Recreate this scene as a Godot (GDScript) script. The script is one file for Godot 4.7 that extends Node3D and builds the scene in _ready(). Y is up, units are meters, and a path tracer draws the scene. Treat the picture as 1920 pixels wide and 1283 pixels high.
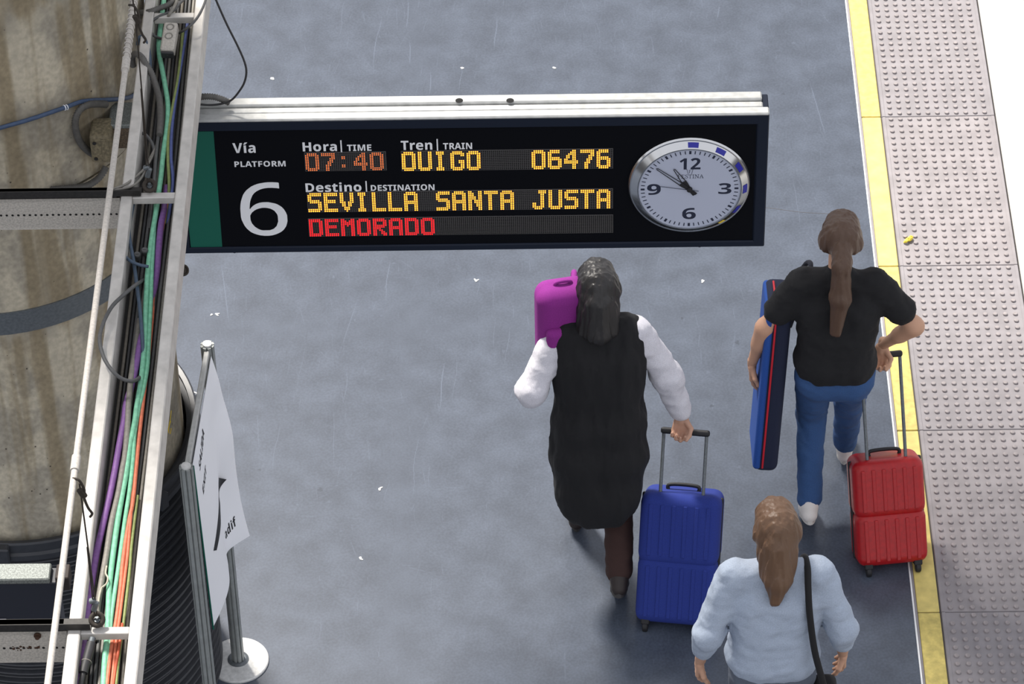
extends Node3D
# A station platform seen from a gallery: hanging departure sign with a clock, a cable tray beside a
# concrete column, a temporary barrier, travellers walking away with their luggage.

const EYE := Vector3(-1.7615, 12.1829, 0.0)
const FOCAL := 6839.97            # pixels, for an image of 1920 x 1283
const PITCH := 0.73992017
const YAW := -0.01477369
const ROLL := -0.02229187
var cam_basis: Basis
var M := {}
var used := {}

# ------------------------------------------------------------------ mesh collector
class MB:
	var v := PackedVector3Array()
	var n := PackedVector3Array()
	var uv := PackedVector2Array()
	var c := PackedColorArray()
	var ix := PackedInt32Array()
	var col := Color.WHITE
	func vert(p: Vector3, nn: Vector3, t := Vector2.ZERO) -> int:
		v.append(p); n.append(nn); uv.append(t); c.append(col)
		return v.size() - 1
	func tri(a: int, b: int, d: int) -> void:
		var g := (v[b] - v[a]).cross(v[d] - v[a])
		if g.dot(n[a] + n[b] + n[d]) > 0.0:
			ix.append(a); ix.append(d); ix.append(b)
		else:
			ix.append(a); ix.append(b); ix.append(d)
	func quad(a: int, b: int, d: int, e: int) -> void:
		tri(a, b, d); tri(a, d, e)
	func face(pts: Array, nn = null) -> void:
		var g: Vector3
		if nn == null:
			g = -((pts[1] - pts[0]) as Vector3).cross(pts[2] - pts[0]).normalized()
		else:
			g = nn
		var i0 := v.size()
		for p in pts:
			vert(p, g, Vector2(p.x, p.z) if absf(g.y) > 0.6 else (Vector2(p.x, p.y) if absf(g.z) > 0.6 else Vector2(p.z, p.y)))
		for k in range(1, pts.size() - 1):
			tri(i0, i0 + k, i0 + k + 1)
	func mesh() -> ArrayMesh:
		var a := []
		a.resize(Mesh.ARRAY_MAX)
		a[Mesh.ARRAY_VERTEX] = v; a[Mesh.ARRAY_NORMAL] = n; a[Mesh.ARRAY_TEX_UV] = uv; a[Mesh.ARRAY_INDEX] = ix; a[Mesh.ARRAY_COLOR] = c
		var m := ArrayMesh.new()
		m.add_surface_from_arrays(Mesh.PRIMITIVE_TRIANGLES, a)
		return m

# a box with chamfered edges
func box(mb: MB, ctr: Vector3, size: Vector3, bev := 0.004, bs := Basis.IDENTITY) -> void:
	var h := size * 0.5
	bev = minf(bev, minf(h.x, minf(h.y, h.z)) * 0.9)
	var ax := [Vector3.RIGHT, Vector3.UP, Vector3.BACK]
	var P := func(sx: float, sy: float, sz: float, keep: int) -> Vector3:
		var q := Vector3(sx * (h.x - (0.0 if keep == 0 else bev)), sy * (h.y - (0.0 if keep == 1 else bev)), sz * (h.z - (0.0 if keep == 2 else bev)))
		return ctr + bs * q
	for k in 3:
		var i := (k + 1) % 3
		var j := (k + 2) % 3
		for s in [-1.0, 1.0]:
			var pts := []
			for q in [[-1, -1], [1, -1], [1, 1], [-1, 1]]:
				var sg := [0.0, 0.0, 0.0]
				sg[k] = s; sg[i] = q[0]; sg[j] = q[1]
				pts.append(P.call(sg[0], sg[1], sg[2], k))
			mb.face(pts, bs * (ax[k] * s))
		if bev > 0.0:
			for si in [-1.0, 1.0]:
				for sj in [-1.0, 1.0]:
					var pts := []
					for q in [[-1, i], [1, i], [1, j], [-1, j]]:
						var sg := [0.0, 0.0, 0.0]
						sg[k] = q[0]; sg[i] = si; sg[j] = sj
						pts.append(P.call(sg[0], sg[1], sg[2], q[1]))
					mb.face(pts, (bs * (ax[i] * si + ax[j] * sj)).normalized())
	if bev > 0.0:
		for sx in [-1.0, 1.0]:
			for sy in [-1.0, 1.0]:
				for sz in [-1.0, 1.0]:
					mb.face([P.call(sx, sy, sz, 0), P.call(sx, sy, sz, 1), P.call(sx, sy, sz, 2)], (bs * Vector3(sx, sy, sz)).normalized())

func smooth_path(pts: Array, sub: int) -> PackedVector3Array:
	var out := PackedVector3Array()
	var n := pts.size()
	for i in n - 1:
		var p0: Vector3 = pts[maxi(i - 1, 0)]
		var p1: Vector3 = pts[i]
		var p2: Vector3 = pts[i + 1]
		var p3: Vector3 = pts[mini(i + 2, n - 1)]
		for k in sub:
			out.append(p1.cubic_interpolate(p2, p0, p3, float(k) / sub))
	out.append(pts[n - 1])
	return out

# a round bar along a path; ridge > 0 makes a corrugated hose
func tube(mb: MB, path: PackedVector3Array, r: float, sides := 8, r_end := -1.0, ridge := 0.0, pitch := 0.01, caps := true) -> void:
	if r_end < 0.0: r_end = r
	var pts := path
	if ridge > 0.0:
		pts = PackedVector3Array()
		var step := pitch / 4.0
		var left := 0.0
		for i in path.size() - 1:
			var l := path[i].distance_to(path[i + 1])
			var d := left
			while d < l:
				pts.append(path[i].lerp(path[i + 1], d / l)); d += step
			left = d - l
	var n := pts.size()
	var t := (pts[1] - pts[0]).normalized()
	var u := t.cross(Vector3.UP if absf(t.y) < 0.9 else Vector3.RIGHT).normalized()
	var prev := -1
	var run := 0.0
	for i in n:
		var tn := (pts[mini(i + 1, n - 1)] - pts[maxi(i - 1, 0)]).normalized()
		u = (u - tn * u.dot(tn)).normalized()
		var w := tn.cross(u)
		var f := float(i) / (n - 1)
		var rr := lerpf(r, r_end, f)
		if ridge > 0.0: rr += ridge * [0.0, 0.7, 1.0, 0.7][i % 4] - ridge * 0.5
		if i > 0: run += pts[i].distance_to(pts[i - 1])
		var i0 := mb.v.size()
		for k in sides + 1:
			var a := TAU * k / sides
			var d := u * cos(a) + w * sin(a)
			mb.vert(pts[i] + d * rr, d, Vector2(float(k) / sides, run * 8.0))
		if prev >= 0:
			for k in sides: mb.quad(prev + k, prev + k + 1, i0 + k + 1, i0 + k)
		prev = i0
		if caps and (i == 0 or i == n - 1):
			var cn := -tn if i == 0 else tn
			var ring := []
			for k in sides: ring.append(mb.v[i0 + k])
			mb.face(ring, cn)

func bar(mb: MB, a: Vector3, b: Vector3, r: float, sides := 8, r_end := -1.0) -> void:
	tube(mb, PackedVector3Array([a, b]), r, sides, r_end)

# a profile of [radius, height] turned round an axis; sharp corners stay sharp
func lathe(mb: MB, prof: Array, at: Vector3, segs := 32, bs := Basis.IDENTITY, a0 := 0.0, a1 := TAU, vscale := 1.0) -> void:
	var run := 0.0
	for i in prof.size() - 1:
		var p: Vector2 = prof[i]
		var q: Vector2 = prof[i + 1]
		var d := (q - p)
		var nn := Vector2(d.y, -d.x).normalized()
		var i0 := mb.v.size()
		for k in segs + 1:
			var a := lerpf(a0, a1, float(k) / segs)
			var e := Vector3(cos(a), 0, sin(a))
			var nv := bs * (e * nn.x + Vector3.UP * nn.y)
			mb.vert(at + bs * (e * p.x + Vector3.UP * p.y), nv, Vector2(a / TAU, run * vscale))
			mb.vert(at + bs * (e * q.x + Vector3.UP * q.y), nv, Vector2(a / TAU, (run + d.length()) * vscale))
		for k in segs:
			var b := i0 + k * 2
			mb.quad(b, b + 2, b + 3, b + 1)
		run += d.length()

# an outline in the local xy plane given thickness along +z
func plate(mb: MB, poly: PackedVector2Array, thick: float, tr: Transform3D) -> void:
	var idx := Geometry2D.triangulate_polygon(poly)
	for s in [0, 1]:
		var i0 := mb.v.size()
		var nn := tr.basis * Vector3(0, 0, 1 if s == 1 else -1)
		for p in poly: mb.vert(tr * Vector3(p.x, p.y, thick * s), nn, p)
		for k in range(0, idx.size(), 3): mb.tri(i0 + idx[k], i0 + idx[k + 1], i0 + idx[k + 2])
	var cw := Geometry2D.is_polygon_clockwise(poly)
	for k in poly.size():
		var a := poly[k]
		var b := poly[(k + 1) % poly.size()]
		var e := (b - a).normalized()
		var o := Vector3(-e.y, e.x, 0) if cw else Vector3(e.y, -e.x, 0)
		mb.face([tr * Vector3(a.x, a.y, 0), tr * Vector3(b.x, b.y, 0), tr * Vector3(b.x, b.y, thick), tr * Vector3(a.x, a.y, thick)], tr.basis * o)

func torus(mb: MB, at: Vector3, axis: Vector3, R: float, r: float, segs := 20, sides := 8) -> void:
	var u := axis.cross(Vector3.RIGHT if absf(axis.x) < 0.8 else Vector3.UP).normalized()
	var w := axis.normalized().cross(u)
	for i in segs + 1:
		var a := TAU * i / segs
		var e := u * cos(a) + w * sin(a)
		for k in sides + 1:
			var b := TAU * k / sides
			var nn := e * cos(b) + axis.normalized() * sin(b)
			mb.vert(at + e * R + nn * r, nn, Vector2(float(i) / segs, float(k) / sides))
	var base := mb.v.size() - (segs + 1) * (sides + 1)
	for i in segs:
		for k in sides:
			var p := base + i * (sides + 1) + k
			mb.quad(p, p + 1, p + sides + 2, p + sides + 1)

# ------------------------------------------------------------------ blended capsules as one surface (surface nets)
# an element is [a, b, radius at a, radius at b]; amp and wave add cloth folds or strands of hair
func blend(mb: MB, els: Array, cell: float, k: float, amp := 0.0, noise: FastNoiseLite = null, wave := Vector3.ONE, paint = null, floor_y := -1e9) -> void:
	var lo := Vector3(1e9, 1e9, 1e9)
	var hi := -lo
	for e in els:
		var r: float = maxf(e[2], e[3])
		lo = lo.min((e[0] as Vector3).min(e[1]) - Vector3.ONE * r)
		hi = hi.max((e[0] as Vector3).max(e[1]) + Vector3.ONE * r)
	var pad := cell * 3.0 + amp + k * 0.3
	lo -= Vector3.ONE * pad; hi += Vector3.ONE * pad
	var nx := int(ceil((hi.x - lo.x) / cell)) + 1
	var ny := int(ceil((hi.y - lo.y) / cell)) + 1
	var nz := int(ceil((hi.z - lo.z) / cell)) + 1
	var f := PackedFloat32Array()
	f.resize(nx * ny * nz)
	f.fill(1.0)
	for e in els:
		var a: Vector3 = e[0]
		var b: Vector3 = e[1]
		var ra: float = e[2]
		var rb: float = e[3]
		var g := maxf(ra, rb) + k + cell * 2.5 + amp
		var l := ((a.min(b) - Vector3.ONE * g - lo) / cell).floor()
		var h := ((a.max(b) + Vector3.ONE * g - lo) / cell).ceil()
		var x0 := maxi(0, int(l.x)); var x1 := mini(nx - 1, int(h.x))
		var y0 := maxi(0, int(l.y)); var y1 := mini(ny - 1, int(h.y))
		var z0 := maxi(0, int(l.z)); var z1 := mini(nz - 1, int(h.z))
		var ab := b - a
		var il := 1.0 / maxf(ab.length_squared(), 1e-9)
		for zi in range(z0, z1 + 1):
			for yi in range(y0, y1 + 1):
				var row := (zi * ny + yi) * nx
				var p := Vector3(lo.x + x0 * cell, lo.y + yi * cell, lo.z + zi * cell)
				for xi in range(x0, x1 + 1):
					var pa := p - a
					var t := clampf(pa.dot(ab) * il, 0.0, 1.0)
					var d := (pa - ab * t).length() - lerpf(ra, rb, t)
					var q := f[row + xi]
					var w := k - absf(q - d)
					f[row + xi] = minf(q, d) - (w * w / (4.0 * k) if w > 0.0 else 0.0)
					p.x += cell
	if amp > 0.0 and noise != null:
		for zi in nz:
			for yi in ny:
				var row := (zi * ny + yi) * nx
				for xi in nx:
					var q := f[row + xi]
					if absf(q) < amp + cell * 3.0:
						f[row + xi] = q + amp * noise.get_noise_3d((lo.x + xi * cell) * wave.x, (lo.y + yi * cell) * wave.y, (lo.z + zi * cell) * wave.z)
	if floor_y > -1e8:
		for yi in ny:
			var dd := floor_y - (lo.y + yi * cell)
			if dd > -cell * 3.0:
				for zi in nz:
					var row := (zi * ny + yi) * nx
					for xi in nx:
						f[row + xi] = maxf(f[row + xi], dd)
	var id := PackedInt32Array()
	id.resize(nx * ny * nz)
	id.fill(-1)
	var off := [0, 1, nx, nx + 1, nx * ny, nx * ny + 1, nx * ny + nx, nx * ny + nx + 1]
	var lim := cell * 2.4 + amp * 1.5
	for zi in nz - 1:
		for yi in ny - 1:
			var row := (zi * ny + yi) * nx
			for xi in nx - 1:
				var o := row + xi
				var f0 := f[o]
				if f0 > lim or f0 < -lim: continue
				var neg := 0
				var q := PackedFloat32Array([f0, f[o + 1], f[o + off[2]], f[o + off[3]], f[o + off[4]], f[o + off[5]], f[o + off[6]], f[o + off[7]]])
				for m in 8:
					if q[m] < 0.0: neg += 1
				if neg == 0 or neg == 8: continue
				var s := Vector3.ZERO
				var cnt := 0
				for ed in [[0, 1], [2, 3], [4, 5], [6, 7], [0, 2], [1, 3], [4, 6], [5, 7], [0, 4], [1, 5], [2, 6], [3, 7]]:
					var fa := q[ed[0]]
					var fb := q[ed[1]]
					if (fa < 0.0) != (fb < 0.0):
						var t := fa / (fa - fb)
						var pa := Vector3(ed[0] & 1, (ed[0] >> 1) & 1, ed[0] >> 2)
						var pb := Vector3(ed[1] & 1, (ed[1] >> 1) & 1, ed[1] >> 2)
						s += pa.lerp(pb, t); cnt += 1
				s /= cnt
				var nn := Vector3(q[1] + q[3] + q[5] + q[7] - q[0] - q[2] - q[4] - q[6], q[2] + q[3] + q[6] + q[7] - q[0] - q[1] - q[4] - q[5], q[4] + q[5] + q[6] + q[7] - q[0] - q[1] - q[2] - q[3])
				var wp := lo + (Vector3(xi, yi, zi) + s) * cell
				if paint != null: mb.col = paint.call(wp)
				id[o] = mb.vert(wp, nn.normalized(), Vector2(wp.x + wp.z, wp.y))
	mb.col = Color.WHITE
	for zi in range(1, nz - 1):
		for yi in range(1, ny - 1):
			var row := (zi * ny + yi) * nx
			for xi in range(1, nx - 1):
				var o := row + xi
				var f0 := f[o]
				if f0 > lim or f0 < -lim: continue
				var s0 := f0 < 0.0
				if (f[o + 1] < 0.0) != s0:
					_q(mb, id[o], id[o - nx], id[o - nx - nx * ny], id[o - nx * ny])
				if (f[o + nx] < 0.0) != s0:
					_q(mb, id[o], id[o - 1], id[o - 1 - nx * ny], id[o - nx * ny])
				if (f[o + nx * ny] < 0.0) != s0:
					_q(mb, id[o], id[o - 1], id[o - 1 - nx], id[o - nx])

func _q(mb: MB, a: int, b: int, c: int, d: int) -> void:
	if a >= 0 and b >= 0 and c >= 0 and d >= 0: mb.quad(a, b, c, d)

# ------------------------------------------------------------------ nodes
func numbered(called: String) -> String:
	var k: int = used.get(called, 0)
	used[called] = k + 1
	return called if k == 0 else "%s_%03d" % [called, k]

func put(called: String, mb: MB, m: Material, parent: Node) -> MeshInstance3D:
	var o := MeshInstance3D.new()
	o.mesh = mb.mesh()
	o.material_override = m
	o.name = called
	parent.add_child(o, true)
	return o

func inst(called: String, mesh: Mesh, m: Material, parent: Node, tr := Transform3D.IDENTITY) -> MeshInstance3D:
	var o := MeshInstance3D.new()
	o.mesh = mesh
	o.material_override = m
	o.name = called
	o.transform = tr
	parent.add_child(o, true)
	return o

func thing(called: String, label: String, category: String, at := Vector3.ZERO, turn := 0.0, group := "") -> Node3D:
	var o := Node3D.new()
	o.name = numbered(called)
	add_child(o)
	o.position = at
	o.rotation.y = turn
	tag(o, label, category, group)
	return o

func tag(o: Node, label: String, category: String, group := "") -> void:
	o.set_meta("label", label)
	o.set_meta("category", category)
	if group != "": o.set_meta("group", group)

func solo(called: String, mb: MB, m: Material, label: String, category: String, group := "") -> MeshInstance3D:
	var o := put(numbered(called), mb, m, self)
	tag(o, label, category, group)
	return o

# ------------------------------------------------------------------ surveyed points: a direction seen from the gallery, met with a level, a wall or the column
func ray(u: float, v: float) -> Vector3:
	return cam_basis * Vector3((u - 960.0) / FOCAL, -(v - 641.5) / FOCAL, -1.0)
func lev(u: float, v: float, h: float) -> Vector3:
	var d := ray(u, v)
	return EYE + d * ((h - EYE.y) / d.y)
func wall(u: float, v: float, z: float) -> Vector3:
	var d := ray(u, v)
	return EYE + d * ((z - EYE.z) / d.z)
func on_column(u: float, v: float, r: float) -> Vector3:
	var d := ray(u, v)
	var o := Vector2(EYE.x - COL.x, EYE.z - COL.z)
	var e := Vector2(d.x, d.z)
	var a := e.length_squared()
	var b := o.dot(e)
	var c := o.length_squared() - r * r
	var disc := b * b - a * c
	var t := (-b - sqrt(maxf(disc, 0.0))) / a
	return EYE + d * t
func levs(pts: Array, h: float) -> Array:
	var out := []
	for p in pts: out.append(lev(p[0], p[1], h + (p[2] if p.size() > 2 else 0.0)))
	return out
const COL := Vector3(-3.99, 0, -11.22)

# ------------------------------------------------------------------ materials
func srgb(r: int, g: int, b: int) -> Color: return Color8(r, g, b)

func plain(c: Color, rough := 0.6, metal := 0.0) -> StandardMaterial3D:
	var m := StandardMaterial3D.new()
	m.albedo_color = c
	m.roughness = rough
	m.metallic = metal
	return m

func noise(freq: float, sd: int, oct := 4) -> FastNoiseLite:
	var n := FastNoiseLite.new()
	n.seed = sd
	n.noise_type = FastNoiseLite.TYPE_SIMPLEX_SMOOTH
	n.frequency = freq
	n.fractal_octaves = oct
	return n

# grey grain between lo and hi (0..1), to multiply a colour with
func grain(size: int, freq: float, sd: int, lo: float, hi: float, oct := 5, stretch := 1) -> Image:
	var im := noise(freq, sd, oct).get_seamless_image(size, maxi(size / stretch, 8))
	if stretch > 1: im.resize(size, size, Image.INTERPOLATE_CUBIC)
	im.convert(Image.FORMAT_RGB8)
	var d := im.get_data()
	for i in range(0, d.size(), 3):
		var q := int(255.0 * lerpf(lo, hi, d[i] / 255.0))
		d[i] = q; d[i + 1] = q; d[i + 2] = q
	return Image.create_from_data(size, size, false, Image.FORMAT_RGB8, d)

func grainy(c: Color, rough: float, metal: float, freq: float, sd: int, lo: float, hi: float, scale := 2.0, stretch := 1, size := 256) -> StandardMaterial3D:
	var m := plain(c, rough, metal)
	m.albedo_texture = ImageTexture.create_from_image(grain(size, freq, sd, lo, hi, 5, stretch))
	m.uv1_triplanar = true
	m.uv1_scale = Vector3.ONE * scale
	return m

func stroke(im: Image, x: float, y: float, ang: float, l: float, val: float, w := 1) -> void:
	var s := im.get_width()
	for k in int(l):
		var fade := sin(PI * (k + 0.5) / l)
		ang += sin(k * 0.05 + x) * 0.004
		x += cos(ang); y += sin(ang)
		for q in w:
			var px := posmod(int(x) + q, s)
			var py := posmod(int(y), s)
			var o := im.get_pixel(px, py).r
			var g := clampf(o + val * fade, 0.0, 1.0)
			im.set_pixel(px, py, Color(g, g, g))

func blot(im: Image, x: int, y: int, rx: float, ry: float, val: float, rng: RandomNumberGenerator) -> void:
	var s := im.get_width()
	var ph := rng.randf() * TAU
	for j in range(-int(ry) - 2, int(ry) + 3):
		for i in range(-int(rx) - 2, int(rx) + 3):
			var a := atan2(j / ry, i / rx)
			var d := sqrt(i * i / (rx * rx) + j * j / (ry * ry)) / (1.0 + 0.25 * sin(3.0 * a + ph) + 0.15 * sin(5.0 * a + ph * 2.0))
			if d < 1.0:
				var px := posmod(x + i, s)
				var py := posmod(y + j, s)
				var o := im.get_pixel(px, py).r
				var g := clampf(lerpf(o, val, 0.75 if d < 0.8 else 0.4), 0.0, 1.0)
				im.set_pixel(px, py, Color(g, g, g))

func concrete_image(sd: int) -> Image:
	var s := 512
	var a := noise(0.012, sd, 5).get_seamless_image(s, s).get_data()
	var bi := noise(0.018, sd + 7, 5).get_seamless_image(s, 32)
	bi.resize(s, s, Image.INTERPOLATE_CUBIC)
	var b := bi.get_data()
	var e := noise(0.09, sd + 3, 3).get_seamless_image(s, s).get_data()
	var out := PackedByteArray()
	out.resize(s * s * 3)
	var pale := Vector3(186, 177, 157)
	var tan_ := Vector3(132, 118, 92)
	var grey := Vector3(156, 149, 134)
	for i in s * s:
		var st := smoothstep(0.42, 0.8, b[i] / 255.0)
		var cl := smoothstep(0.3, 0.7, a[i] / 255.0)
		var c := grey.lerp(pale, cl).lerp(tan_, st * 0.75) * (0.9 + 0.2 * (e[i] / 255.0))
		out[i * 3] = int(clampf(c.x, 0, 255)); out[i * 3 + 1] = int(clampf(c.y, 0, 255)); out[i * 3 + 2] = int(clampf(c.z, 0, 255))
	var im := Image.create_from_data(s, s, false, Image.FORMAT_RGB8, out)
	var rng := RandomNumberGenerator.new()
	rng.seed = sd
	for k in 90:      # air holes in the cast face
		var x := rng.randi_range(3, s - 4)
		var y := rng.randi_range(3, s - 4)
		var r := rng.randi_range(1, 2)
		im.fill_rect(Rect2i(x, y, r, r), Color8(58, 52, 44))
	return im

func floor_image() -> Image:
	var s := 2048
	var a := noise(0.012, 11, 9).get_seamless_image(s, s).get_data()
	var b := noise(0.16, 12, 3).get_seamless_image(s, s).get_data()
	var px := PackedByteArray()
	px.resize(s * s * 3)
	for i in s * s:
		var q := int(255.0 * (0.70 + 0.17 * (a[i] / 255.0) + 0.13 * (b[i] / 255.0)))
		px[i * 3] = q; px[i * 3 + 1] = q; px[i * 3 + 2] = q
	var im := Image.create_from_data(s, s, false, Image.FORMAT_RGB8, px)
	var rng := RandomNumberGenerator.new()
	rng.seed = 5
	for k in 4200:     # scuffs and drag marks, most of them along the platform
		var ang := PI / 2 + rng.randfn(0.0, 0.16) if rng.randf() < 0.75 else rng.randf() * TAU
		stroke(im, fposmod(0.08 + pow(rng.randf(), 1.5) * 0.9, 1.0) * s, fposmod(0.03 + pow(rng.randf(), 1.4) * 0.95, 1.0) * s, ang, rng.randf_range(6, 60), rng.randf_range(-0.08, 0.14))
	for k in 120:
		stroke(im, (0.05 + pow(rng.randf(), 1.4) * 0.9) * s, rng.randf() * s * 0.7, PI / 2 + rng.randfn(0.0, 0.08), rng.randf_range(40, 220), rng.randf_range(0.06, 0.24), 1 + int(rng.randf() < 0.3))
	for k in 220:
		blot(im, rng.randi() % s, rng.randi() % s, rng.randf_range(1.5, 5), rng.randf_range(1.5, 5), rng.randf_range(0.85, 1.0), rng)
	for k in 25:
		blot(im, rng.randi() % s, rng.randi() % s, rng.randf_range(2, 5), rng.randf_range(2, 6), rng.randf_range(0.62, 0.75), rng)
	return im

func materials() -> void:
	var fl := plain(srgb(86, 94, 108), 0.27)
	fl.albedo_texture = ImageTexture.create_from_image(floor_image())
	M.floor = fl
	M.yellow = grainy(srgb(226, 206, 122), 0.6, 0, 0.03, 21, 0.84, 1.0, 1.3)
	M.yellow2 = grainy(srgb(220, 200, 114), 0.6, 0, 0.05, 22, 0.8, 1.0, 1.7)
	M.tactile = grainy(srgb(150, 144, 146), 0.62, 0, 0.02, 23, 0.86, 1.0, 1.1)
	M.tactile2 = grainy(srgb(145, 140, 143), 0.62, 0, 0.03, 24, 0.86, 1.0, 0.9)
	M.dome = grainy(srgb(158, 150, 150), 0.62, 0, 0.05, 25, 0.84, 1.0, 2.0)
	M.granite = grainy(srgb(190, 188, 184), 0.55, 0, 0.2, 26, 0.86, 1.0, 1.5)
	M.line = plain(srgb(232, 232, 232), 0.5)
	M.joint = plain(srgb(84, 80, 80), 0.9)
	var cc := plain(Color.WHITE, 0.85)
	cc.albedo_texture = ImageTexture.create_from_image(concrete_image(31))
	cc.uv1_scale = Vector3(3, 0.6, 1)
	M.concrete = cc
	M.galv = grainy(srgb(122, 128, 132), 0.5, 0.55, 0.06, 33, 0.8, 1.0, 4.0)
	M.speck = grainy(srgb(150, 156, 152), 0.6, 0.3, 0.12, 34, 0.6, 1.0, 4.0)
	M.tray = grainy(srgb(206, 202, 196), 0.62, 0.1, 0.02, 35, 0.86, 1.0, 2.5)
	M.beam = grainy(srgb(202, 196, 186), 0.7, 0.05, 0.08, 36, 0.78, 1.0, 5.0)
	M.dark_steel = grainy(srgb(52, 50, 48), 0.55, 0.3, 0.05, 37, 0.75, 1.0, 4.0)
	M.rust = grainy(srgb(92, 62, 44), 0.9, 0, 0.1, 38, 0.5, 1.0, 8.0)
	M.sleeve = grainy(srgb(50, 52, 57), 0.4, 0, 0.03, 39, 0.8, 1.0, 3.0)
	M.pipe = grainy(srgb(200, 194, 186), 0.65, 0, 0.05, 40, 0.82, 1.0, 6.0)
	M.alu = grainy(srgb(188, 189, 187), 0.5, 0.2, 0.03, 41, 0.86, 1.0, 3.0)
	M.post = grainy(srgb(158, 162, 160), 0.42, 0.2, 0.02, 42, 0.86, 1.0, 3.0)
	M.disc = grainy(srgb(222, 222, 220), 0.55, 0.1, 0.02, 43, 0.84, 1.0, 6.0)
	M.navy = plain(srgb(31, 37, 50), 0.4)
	M.black = plain(srgb(17, 18, 22), 0.35)
	(M.black as StandardMaterial3D).metallic_specular = 0.15
	(M.navy as StandardMaterial3D).metallic_specular = 0.25
	M.hole = plain(srgb(14, 14, 14), 0.9)
	M.green = plain(srgb(0, 92, 74), 0.5)
	M.letter = plain(srgb(240, 241, 243), 0.5)
	M.white = plain(srgb(238, 239, 243), 0.7)
	M.ink = plain(srgb(24, 24, 28), 0.6)
	M.dial = plain(srgb(180, 186, 204), 0.5)
	M.clock_ink = plain(srgb(30, 36, 58), 0.5)
	M.chrome = plain(srgb(206, 206, 206), 0.16, 1.0)
	M.blue_mark = plain(srgb(24, 28, 150), 0.35)
	M.yellow_mark = plain(srgb(244, 212, 70), 0.4)
	M.led_grey = plain(srgb(206, 202, 198), 0.6)
	M.led_back = plain(srgb(66, 64, 64), 0.7)
	M.amber = glow(Color(1.0, 0.6, 0.16), 3.4)
	M.amber_dim = glow(Color(1.0, 0.46, 0.2), 1.6)
	M.red = glow(Color(1.0, 0.07, 0.1), 1.9)

func glow(c: Color, e: float) -> StandardMaterial3D:
	var m := plain(c * 0.5, 0.5)
	m.emission_enabled = true
	m.emission = c
	m.emission_energy_multiplier = e
	return m

# ------------------------------------------------------------------ platform floor
const JOINT_Z := -11.4766
func build_floor() -> void:
	var fl := Node3D.new()
	fl.name = "floor"
	fl.set_meta("kind", "structure")
	add_child(fl)
	var mb := MB.new()
	box(mb, Vector3(-6.0625, -0.1, -13.0), Vector3(11.875, 0.2, 18.0), 0.0)
	(M.floor as StandardMaterial3D).uv1_scale = Vector3.ONE / 5.5
	put("rubber_surface", mb, M.floor, fl)
	mb = MB.new()
	box(mb, Vector3(0.2375, -0.105, -13.0), Vector3(0.725, 0.196, 18.0), 0.0)
	put("mortar_bed", mb, M.joint, fl)
	mb = MB.new()
	box(mb, Vector3(-0.121, -0.05, -13.0), Vector3(0.008, 0.104, 18.0), 0.001)
	put("white_line", mb, M.line, fl)
	mb = MB.new()
	box(mb, Vector3(-0.111, -0.05, -13.0), Vector3(0.011, 0.098, 18.0), 0.001)
	put("grout_line", mb, M.tactile2, fl)
	mb = MB.new()
	box(mb, Vector3(3.605, -0.1, -13.0), Vector3(6.0, 0.2, 18.0), 0.002)
	put("granite_paving", mb, M.granite, fl)
	mb = MB.new()
	tube(mb, smooth_path([lev(1400, 387, -0.0004), lev(1440, 390, -0.0004), lev(1500, 398, -0.0004), lev(1560, 402, -0.0004), lev(1613, 411, -0.0004)], 6), 0.0016, 6)
	put("crack", mb, M.joint, fl)
	# yellow edging and studded warning slabs, 1.2 m each
	var ys := MB.new()
	box(ys, Vector3(0, -0.05, 0), Vector3(0.1, 0.102, 1.194), 0.003)
	var ym := ys.mesh()
	var ts := MB.new()
	box(ts, Vector3(0, -0.05, 0), Vector3(0.596, 0.1, 1.197), 0.003)
	for e in [-1, 1]:
		box(ts, Vector3(e * 0.288, 0.0005, 0), Vector3(0.016, 0.003, 1.196), 0.001)
	var tm := ts.mesh()
	var db := MB.new()
	lathe(db, [Vector2(0.0127, 0.0), Vector2(0.0118, 0.0066), Vector2(0.0100, 0.0084), Vector2(0.0, 0.0087)], Vector3.ZERO, 8)
	var dm := db.mesh()
	var slabs := {}
	var spots := []
	var far := MB.new()
	for k in range(-2, 5):
		var z := JOINT_Z - 1.2 * k - 0.6
		inst("yellow_slab", ym, M.yellow if k % 2 == 0 else M.yellow2, fl, Transform3D(Basis.IDENTITY, Vector3(-0.0545, 0, z)))
		slabs[k] = inst("tactile_slab", tm, M.tactile if k % 2 == 0 else M.tactile2, fl, Transform3D(Basis.IDENTITY, Vector3(0.3, 0, z)))
		for j in 24:
			for i in 11:
				if k == -1 and j == 23 and i == 0: continue      # one stud is broken off
				var p := Vector3(0.047 + 0.05 * i, 0.0, z + 0.575 - 0.05 * j)
				spots.append([p, k])
	var q := RandomNumberGenerator.new()
	q.seed = 3
	var n := 0
	# slabs run from near to far, so the first studs inside the view are the largest
	for s in spots:
		var p: Vector3 = s[0]
		var seen := p.z < -10.98 and p.x < 0.34 + (-11.03 - p.z) * 0.105
		if seen and n < 300:
			n += 1
			inst("dome", dm, M.dome, slabs[s[1]], Transform3D(Basis(Vector3.UP, q.randf()), p - (slabs[s[1]] as Node3D).position))
		else:
			lathe(far, [Vector2(0.0127, 0.0), Vector2(0.0118, 0.0066), Vector2(0.0100, 0.0084), Vector2(0.0, 0.0087)], p, 8)
	var fd := put("dome_field", far, M.dome, fl)
	fd.set_meta("kind", "stuff")

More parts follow.
